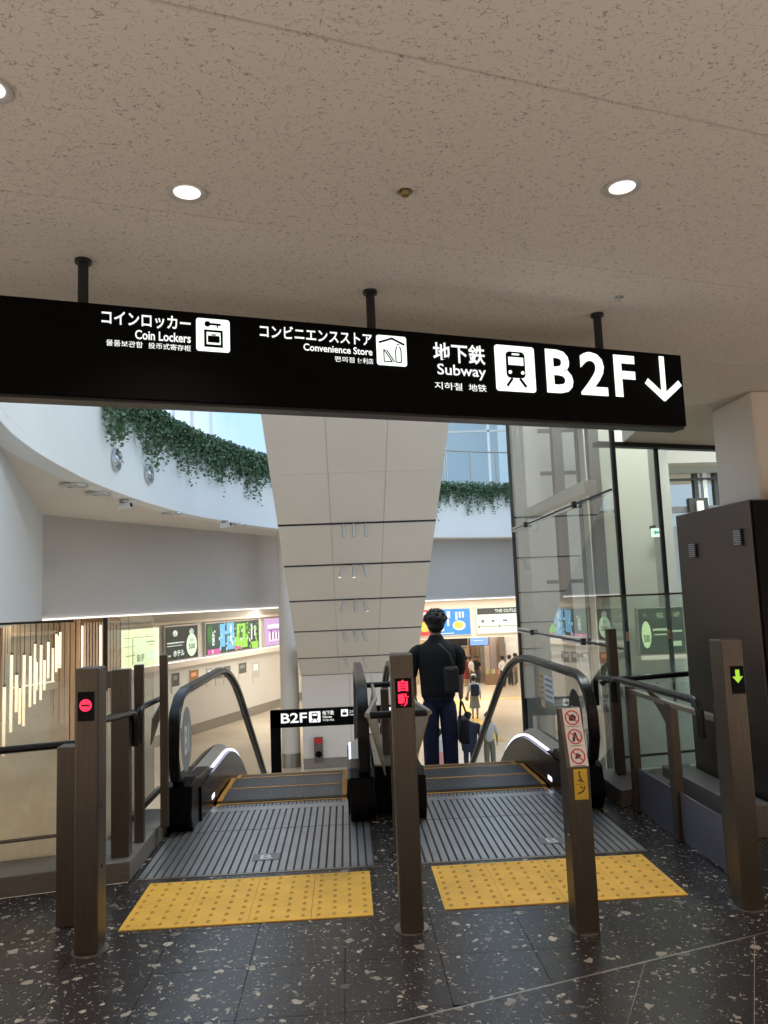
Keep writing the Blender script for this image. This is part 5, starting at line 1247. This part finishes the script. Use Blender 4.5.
for k, c in enumerate(((.6, .5, .2), (.3, .4, .2), (.7, .6, .5), (.5, .2, .15), (.6, .6, .55))):
    x = fx(485+3*k, 43.6); MB().box2((x, 43.45, LZ+.6), (x+.14, 43.6, LZ+.82)).build('goods', mat('goods%d' % k, c, .6), e)
e = empty('hanging_screen', (fx(479, 42), 42, fz(646, 42)), 'blue lit hanging screen under the far lit boards', 'screen')
x0, x1 = fx(470, 42), fx(489, 42); za, zb_ = fz(636.5, 42), fz(646.5, 42)
MB().box2((x0, 42, zb_), (x1, 42.1, za)).build('case', BLACK, e)
MB().box2((x0+.03, 41.98, zb_+.03), (x1-.03, 42.0, za-.03)).build('display', emis('screen_blue', (.25, .42, .90), 1.1), e)
MB().box2(((x0+x1)/2-.03, 42.03, za), ((x0+x1)/2+.03, 42.08, 1.3)).build('hanger', STEEL, e)
MB().box2((x0+.2, 41.97, (za+zb_)/2), (x1-.3, 41.98, (za+zb_)/2+.03)).build('display_line', SIGNT, e)
# floor guide patches (yellow tactile line on the lower floor)
MB().box2((4.0, 37.5, LZ), (10.5, 37.9, LZ+.006)).build('tactile_strip', mat('lower_yellow', (.75, .5, .12), .6), label='yellow tactile strip on the far lower floor', cat='tactile strip')
MB().box2((5.0, 27, LZ), (5.35, 37.5, LZ+.006)).build('tactile_strip', mat('lower_yellow', (.75, .5, .12), .6), label='yellow tactile strip leading to the escalator on the lower floor', cat='tactile strip')

# ================================================================== PEOPLE
SKIN = mat('skin', (.42, .26, .18), .55); HAIR = mat('black_hair', (.012, .010, .009), .5); HAIRB = mat('brown_hair', (.10, .045, .02), .5)
EYE_M = mat('eye_dark', (.03, .02, .02), .2)
def skin_obj(name, chains, m, parent, sub=1):
    """chains: list of lists of (co, r) or (index-ref); connected by name keys"""
    verts = []; rad = []; edges = []; key = {}
    roots = []
    for ch in chains:
        prev = None
        for it in ch:
            if isinstance(it, str): idx = key[it]
            else:
                k, co, r_ = it; idx = len(verts); verts.append(co); rad.append(r_)
                if k: key[k] = idx
                if prev is None: roots.append(idx)
            if prev is not None: edges.append((prev, idx))
            prev = idx
    me = bpy.data.meshes.new(name); base = wloc(parent)
    me.from_pydata([tuple(Vector(v)-base) for v in verts], edges, [])
    bm = bmesh.new(); bm.from_mesh(me); lay = bm.verts.layers.skin.verify(); bm.verts.ensure_lookup_table()
    for i, v in enumerate(bm.verts):
        r_ = rad[i]; v[lay].radius = (r_, r_) if not isinstance(r_, tuple) else r_; v[lay].use_root = i in roots
    bm.to_mesh(me); bm.free(); me.materials.append(m)
    o = bpy.data.objects.new(name, me); o.parent = parent; COL.objects.link(o)
    sk = o.modifiers.new('skin', 'SKIN'); sk.use_smooth_shade = True; sk.use_x_symmetry = False
    sb = o.modifiers.new('sub', 'SUBSURF'); sb.levels = sub; sb.render_levels = sub
    return o
def person(foot, H, ang, label, top_m, bottom_m, skirt=False, hair_m=HAIR, long_hair=False, arms=None, stride=.0, sleeve=.45, fingers=True, hat=None, group=None, top_len=.50, coat=False, shw=1.0, shoe_m=None):
    """standing figure; ang = heading (0 looks along +y). arms = ((elbow, wrist) left, right) in body units"""
    e = empty('person', foot, label, 'person', group)
    F = Vector(foot); c, s = math.cos(ang), math.sin(ang)
    def B(x, y, z): return F + Vector((c*x - s*y, s*x + c*y, z))*1.0
    def b(x, y, z): return B(x*H, y*H, z*H)
    arms = arms or (((-.135, .0, .63), (-.145, .03, .49)), ((.135, .0, .63), (.145, .03, .49)))
    sw = .108*shw
    ch = [[('pel', b(0, 0, .53), .055*H), ('wai', b(0, .0, .61), .058*H), ('che', b(0, .0, .71), .062*H), ('nec', b(0, .0, .80), .034*H), (None, b(0, .005, .855), .031*H), ('hd1', b(0, .012, .895), .050*H), ('hd2', b(0, .008, .94), .056*H), (None, b(0, .0, .975), .040*H)]]
    ch.append(['hd1', (None, b(0, .062, .905), .010*H)])
    ch.append(['hd2', (None, b(.060, .0, .925), .010*H)]); ch.append(['hd2', (None, b(-.060, .0, .925), .010*H)])
    for sd, (el, wr), st in ((-1, arms[0], stride), (1, arms[1], -stride)):
        el = Vector(el); wr = Vector(wr); d = (wr-el).normalized(); hd = wr+d*.045
        ch.append(['che', (None, b(sd*sw*.6, 0, .765), .034*H), (None, b(sd*sw, 0, .76), .028*H), (None, b(*el), .026*H), (None, b(*wr), .017*H), ('hand%d' % sd, b(*hd), (.020*H, .012*H))])
        if fingers:
            side = d.cross(Vector((0, 1, 0))); side = Vector((1, 0, 0)) if side.length < .1 else side.normalized()
            side = Vector((0, 1, 0))
            for k in range(4):
                o_ = hd + side*(.012-.008*k); L_ = (.036, .042, .039, .030)[k]
                ch.append([(None, b(*(o_)), .0055*H), (None, b(*(o_+d*(.02+L_*.5)+Vector((-sd*.003, 0, 0)))), .0048*H), (None, b(*(o_+d*(.02+L_)+Vector((-sd*.010, 0, 0)))), .004*H)])
            ch.append([(None, b(*(hd-d*.015+side*.010)), .0065*H), (None, b(*(hd+d*.008+side*.026)), .0055*H), (None, b(*(hd+d*.028+side*.030)), .0045*H)])
        ch.append(['pel', (None, b(sd*.046, 0, .47), .038*H), (None, b(sd*.054, st*.5, .275), .032*H), (None, b(sd*.055, st, .14), .028*H), (None, b(sd*.052, st, .045), .022*H), (None, b(sd*.056, st+.05, .018), .020*H)])
    skin_obj('body', ch, SKIN, e, 1 if H*1 < 5 and not fingers else 2)
    # hair
    mb = MB(); mb.ell(b(0, -.008, .942), (.066*H, .068*H, .062*H), 16); mb.ell(b(0, -.022, .905), (.052*H, .046*H, .045*H), 12)
    rh = random.Random(4)
    for _k in range(46):
        a_ = rh.uniform(0, 6.28); c_ = rh.uniform(-.15, 1); q_ = math.sqrt(max(0, 1-c_*c_)); mb.ell(b(.058*q_*math.cos(a_), -.010+.058*q_*math.sin(a_) - .012*(1-c_), .940+.055*c_), (.016*H, .016*H, .015*H), 6)
    if long_hair: mb.ell(b(0, -.035, .86), (.052*H, .030*H, .075*H), 12)
    mb.build('hair', hair_m, e, smooth=True)
    if hat: MB().lathe(b(0, 0, .955), [(.085*H, 0), (.062*H, .01), (.060*H, .05*H), (.02*H, .065*H), (0, .066*H)], 18).build('hat', hat, e, smooth=True)
    # clothes: lofted torso with tapering sleeves, trousers with tapering legs
    def loft(mb, rings, n=18, closed=True):
        vs = []; fs = []
        for (x, y, z, rx, ry) in rings:
            for k in range(n):
                t = 2*math.pi*k/n; cc, ss = math.cos(t), math.sin(t); pw_ = .8
                vs.append(b(x+rx*math.copysign(abs(cc)**pw_, cc), y+ry*math.copysign(abs(ss)**pw_, ss), z))
        for i in range(len(rings)-1):
            for k in range(n): fs.append((i*n+k, i*n+(k+1) % n, (i+1)*n+(k+1) % n, (i+1)*n+k))
        if closed: fs += [tuple(range(n-1, -1, -1)), tuple((len(rings)-1)*n+k for k in range(n))]
        mb.add(vs, fs)
    W_ = shw/1.25
    mb = MB(); hem = top_len-.03 if not coat else .30
    rings = [(0, 0, hem, .098*W_+.006 if not coat else .135, .072 if not coat else .10), (0, 0, hem+.05, .098*W_+.004 if not coat else .128, .070 if not coat else .095), (0, 0, .62, .106*W_, .072), (0, 0, .70, .116*W_, .076),
             (0, 0, .755, .124*W_, .072), (0, 0, .785, .110*W_, .062), (0, 0, .808, .070*W_, .050), (0, .0, .825, .044, .044), (0, .0, .856, .040, .042)]
    loft(mb, rings)
    for sd, (el, wr) in ((-1, arms[0]), (1, arms[1])):
        el = Vector(el); wr = Vector(wr); sh = Vector((sd*sw*.98, 0, .765)); end = el.lerp(wr, max(0, (sleeve-.4)/.6)) if sleeve > .4 else sh.lerp(el, .8)
        pts_ = [(Vector((sd*sw*.45, 0, .760)), .040), (Vector((sd*sw*.80, 0, .765)), .042), (Vector((sd*sw*1.0, 0, .742)), .045), (sh.lerp(el, .5), .040)] + ([(el, .037)] if sleeve > .41 else []) + [(end+(end-sh)*.01, .037 if sleeve < .6 else .026)]
        mb.tube([b(*p_) for p_, _ in pts_], [r__*H for _, r__ in pts_], 12)
    mb.build('shirt' if not coat else 'coat', top_m, e, smooth=True, subsurf=1)
    if skirt:
        mb = MB(); loft(mb, [(0, 0, .24, .125, .10), (0, 0, .36, .112, .09), (0, 0, .48, .098, .078), (0, 0, .56, .088, .07)]); mb.build('skirt', bottom_m, e, smooth=True)
    else:
        mb = MB(); loft(mb, [(0, 0, .455, .094, .066), (0, 0, .50, .096, .070), (0, 0, .58, .088, .064)])
        for sd, st in ((-1, stride), (1, -stride)):
            pts_ = [((sd*.048, 0, .49), .050), ((sd*.052, st*.2, .40), .056), ((sd*.055, st*.5, .275), .048), ((sd*.056, st, .14), .045), ((sd*.056, st, .03), .046)]
            mb.tube([b(*p_) for p_, _ in pts_], [r__*H for _, r__ in pts_], 14)
        mb.ell(b(0, 0, .462), (.060*H, .060*H, .045*H), 12)
        mb.build('trousers', bottom_m, e, smooth=True, subsurf=1)
    for sd, st in ((-1, stride), (1, -stride)):
        MB().ell(b(sd*.055, st+.035, .02), (.026*H, .065*H, .021*H), 12).build('shoe', shoe_m or mat('shoe_black', (.02, .02, .02), .5), e, smooth=True)
    for sd in (-1, 1): MB().ell(b(sd*.022, .056, .930), (.006*H,)*3, 8).build('eye', EYE_M, e, smooth=True)
    return e, b
BLKC = mat('black_cotton', (.006, .006, .007), .85); DENIM = mat('dark_denim', (.012, .018, .055), .8, noise=.2, nscale=25)
NAVY = mat('navy_cloth', (.012, .016, .04), .8)
# the man on the right escalator
MY = 7.95; mx = at(434, 640, Y=MY).x; FZ = pathz(7.97, 7.3, 1.4); MH = at(434, 608.5, Y=MY).z - FZ - .005
def un(px, py, y=0): p = at(px, py, Y=MY+y); return ((p.x-mx-.02)/MH, y/MH, (p.z-FZ)/MH)
man, mb_ = person((mx+.02, MY, FZ), MH, 0, 'man in a black shirt and dark jeans seen from behind riding the escalator down', BLKC, DENIM,
    arms=(((-.150, .01, .625), (-.135, .06, .53)), ((un(460.5, 672)[0]-.004, .0, .625), (un(461, 692)[0], .01, un(461, 692)[2]))), sleeve=.46, top_len=.50, shw=1.25)
# collar and bag strap
MB().tube([mb_(.0, -.10, .80), mb_(.06, -.105, .74), mb_(.085, -.11, .66), mb_(.08, -.10, .58)], .018, 8).build('shoulder_strap', mat('strap_dark', (.022, .022, .025), .6), man, smooth=True)
e = empty('sling_bag', mb_(.06, -.12, .56), 'small black sling bag on the back of the man in black', 'bag')
MB().box(mb_(.065, -.115, .60), (.15, .07, .26)).build('body', mat('sling_black', (.02, .02, .022), .6), e, bevel=.025)
MB().box(mb_(.07, -.137, .655), (.06, .008, .010)).build('buckle', STEEL, e)
# tote bag in his right hand
hw = at(461, 701, Y=MY)
e = empty('tote_bag', (hw.x, MY, at(461, 752, Y=MY).z), 'dark tote bag with two handles held in the right hand of the man', 'bag')
bz0, bz1 = at(461, 742, Y=MY).z, at(461, 717, Y=MY).z
MB().prism([(-.075, bz0), (.085, bz0), (.075, bz1), (-.05, bz1)], lambda u_, v_, k: (hw.x+.005+u_*.6, MY+(-.14, .14)[k], v_)).build('body', mat('tote_dark', (.014, .014, .02), .7), e, bevel=.02)
for dy in (-.03, .03):
    MB().tube([(hw.x-.02, MY+dy, bz1-.01), (hw.x-.005, MY+dy*.6, hw.z-.01), (hw.x+.012, MY+dy*.6, hw.z-.01), (hw.x+.06, MY+dy, bz1-.01)], .008, 6).build('handle', BLACK, e)
# people down on the lower floor
def low(px, py, Y=None):
    q = at(px, py, Z=LZ) if Y is None else at(px, py, Y=Y); return (q.x, q.y, LZ)
KH = mat('khaki_cloth', (.22, .21, .16), .8); WHT = mat('white_cloth', (.62, .61, .60), .8); REDC = mat('dark_red_dress', (.22, .035, .03), .8); GRYT = mat('charcoal_trousers', (.05, .05, .055), .8); PINK = mat('pink_cloth', (.75, .32, .32), .8)
p1, b1_ = person(low(470.0, 765, 23.0), 1.66, .0, 'person in a navy coat walking away at the foot of the escalator', NAVY, mat('dark_blue_trousers', (.02, .03, .06), .8), coat=True, arms=(((-.18, .02, .64), (-.16, .08, .52)), ((.19, .02, .64), (.225, .10, .53))), sleeve=1.0, shw=1.9, stride=.04)
p2, b2_ = person(low(475.5, 718.5), 1.78, 0, 'woman in a white hat with a navy backpack and khaki skirt', WHT, KH, skirt=True, hat=mat('white_hat', (.7, .66, .62), .8))
e = empty('backpack', b2_(0, -.13, .56), 'navy backpack worn by the woman in the white hat', 'bag')
MB().box(b2_(0, -.125, .66), (.34, .2, .48)).build('body', NAVY, e, bevel=.07)
for sd in (-1, 1): MB().tube([b2_(sd*.06, -.07, .78), b2_(sd*.07, .07, .79), b2_(sd*.075, .10, .68), b2_(sd*.08, -.05, .58)], .014, 6).build('strap', NAVY, e)
e = empty('handbag', b2_(-.16, 0, .5), 'small brown handbag at the left side of the woman in the hat', 'bag')
MB().box(b2_(-.175, .03, .46), (.12, .2, .16)).build('body', mat('brown_leather', (.25, .12, .07), .6), e, bevel=.02); MB().tube([b2_(-.175, .08, .51), b2_(-.16, .04, .58), b2_(-.175, -.02, .51)], .008, 6).build('handle', mat('brown_leather', (.25, .12, .07), .6), e)
p3, b3_ = person(low(467.0, 685, 43.4), 1.66, .6, 'woman with dark hair in a dark red dress near the far shops', REDC, REDC, skirt=True)
p4, _ = person(low(472.0, 682, 43.0), 1.66, -2.2, 'person in a white top beside the woman in the red dress', WHT, GRYT, fingers=False)
p5, _ = person(low(477.5, 681, 44.1), 1.6, 2.6, 'person in a black top right of the one in white', BLKC, GRYT, fingers=False)
p6, _ = person(low(503.5, 686, 42), 1.70, .5, 'man in a white shirt and charcoal trousers left of the glass shaft', WHT, GRYT)
p7, _ = person(low(511, 684, 42.6), 1.68, -.8, 'person in a white shirt just right of the man in charcoal trousers', WHT, GRYT, fingers=False)
p8, _ = person(low(516, 679, 43.2), 1.72, 1.6, 'person in a white shirt half behind the shaft mullion', WHT, KH, fingers=False)
p9, _ = person(low(490.5, 765, 22.8), 1.66, 0, 'woman with brown hair in a white top behind the right handrail', WHT, KH, hair_m=HAIRB, long_hair=True)
p10, _ = person(low(440.5, 775, 21.8), 1.42, 0, 'person in a pink skirt seen between the legs of the man in black', WHT, PINK, skirt=True)
p11, _ = person(low(437, 690, 40), 1.6, 0, 'person in dark clothes partly behind the man in black', BLKC, GRYT, fingers=False)
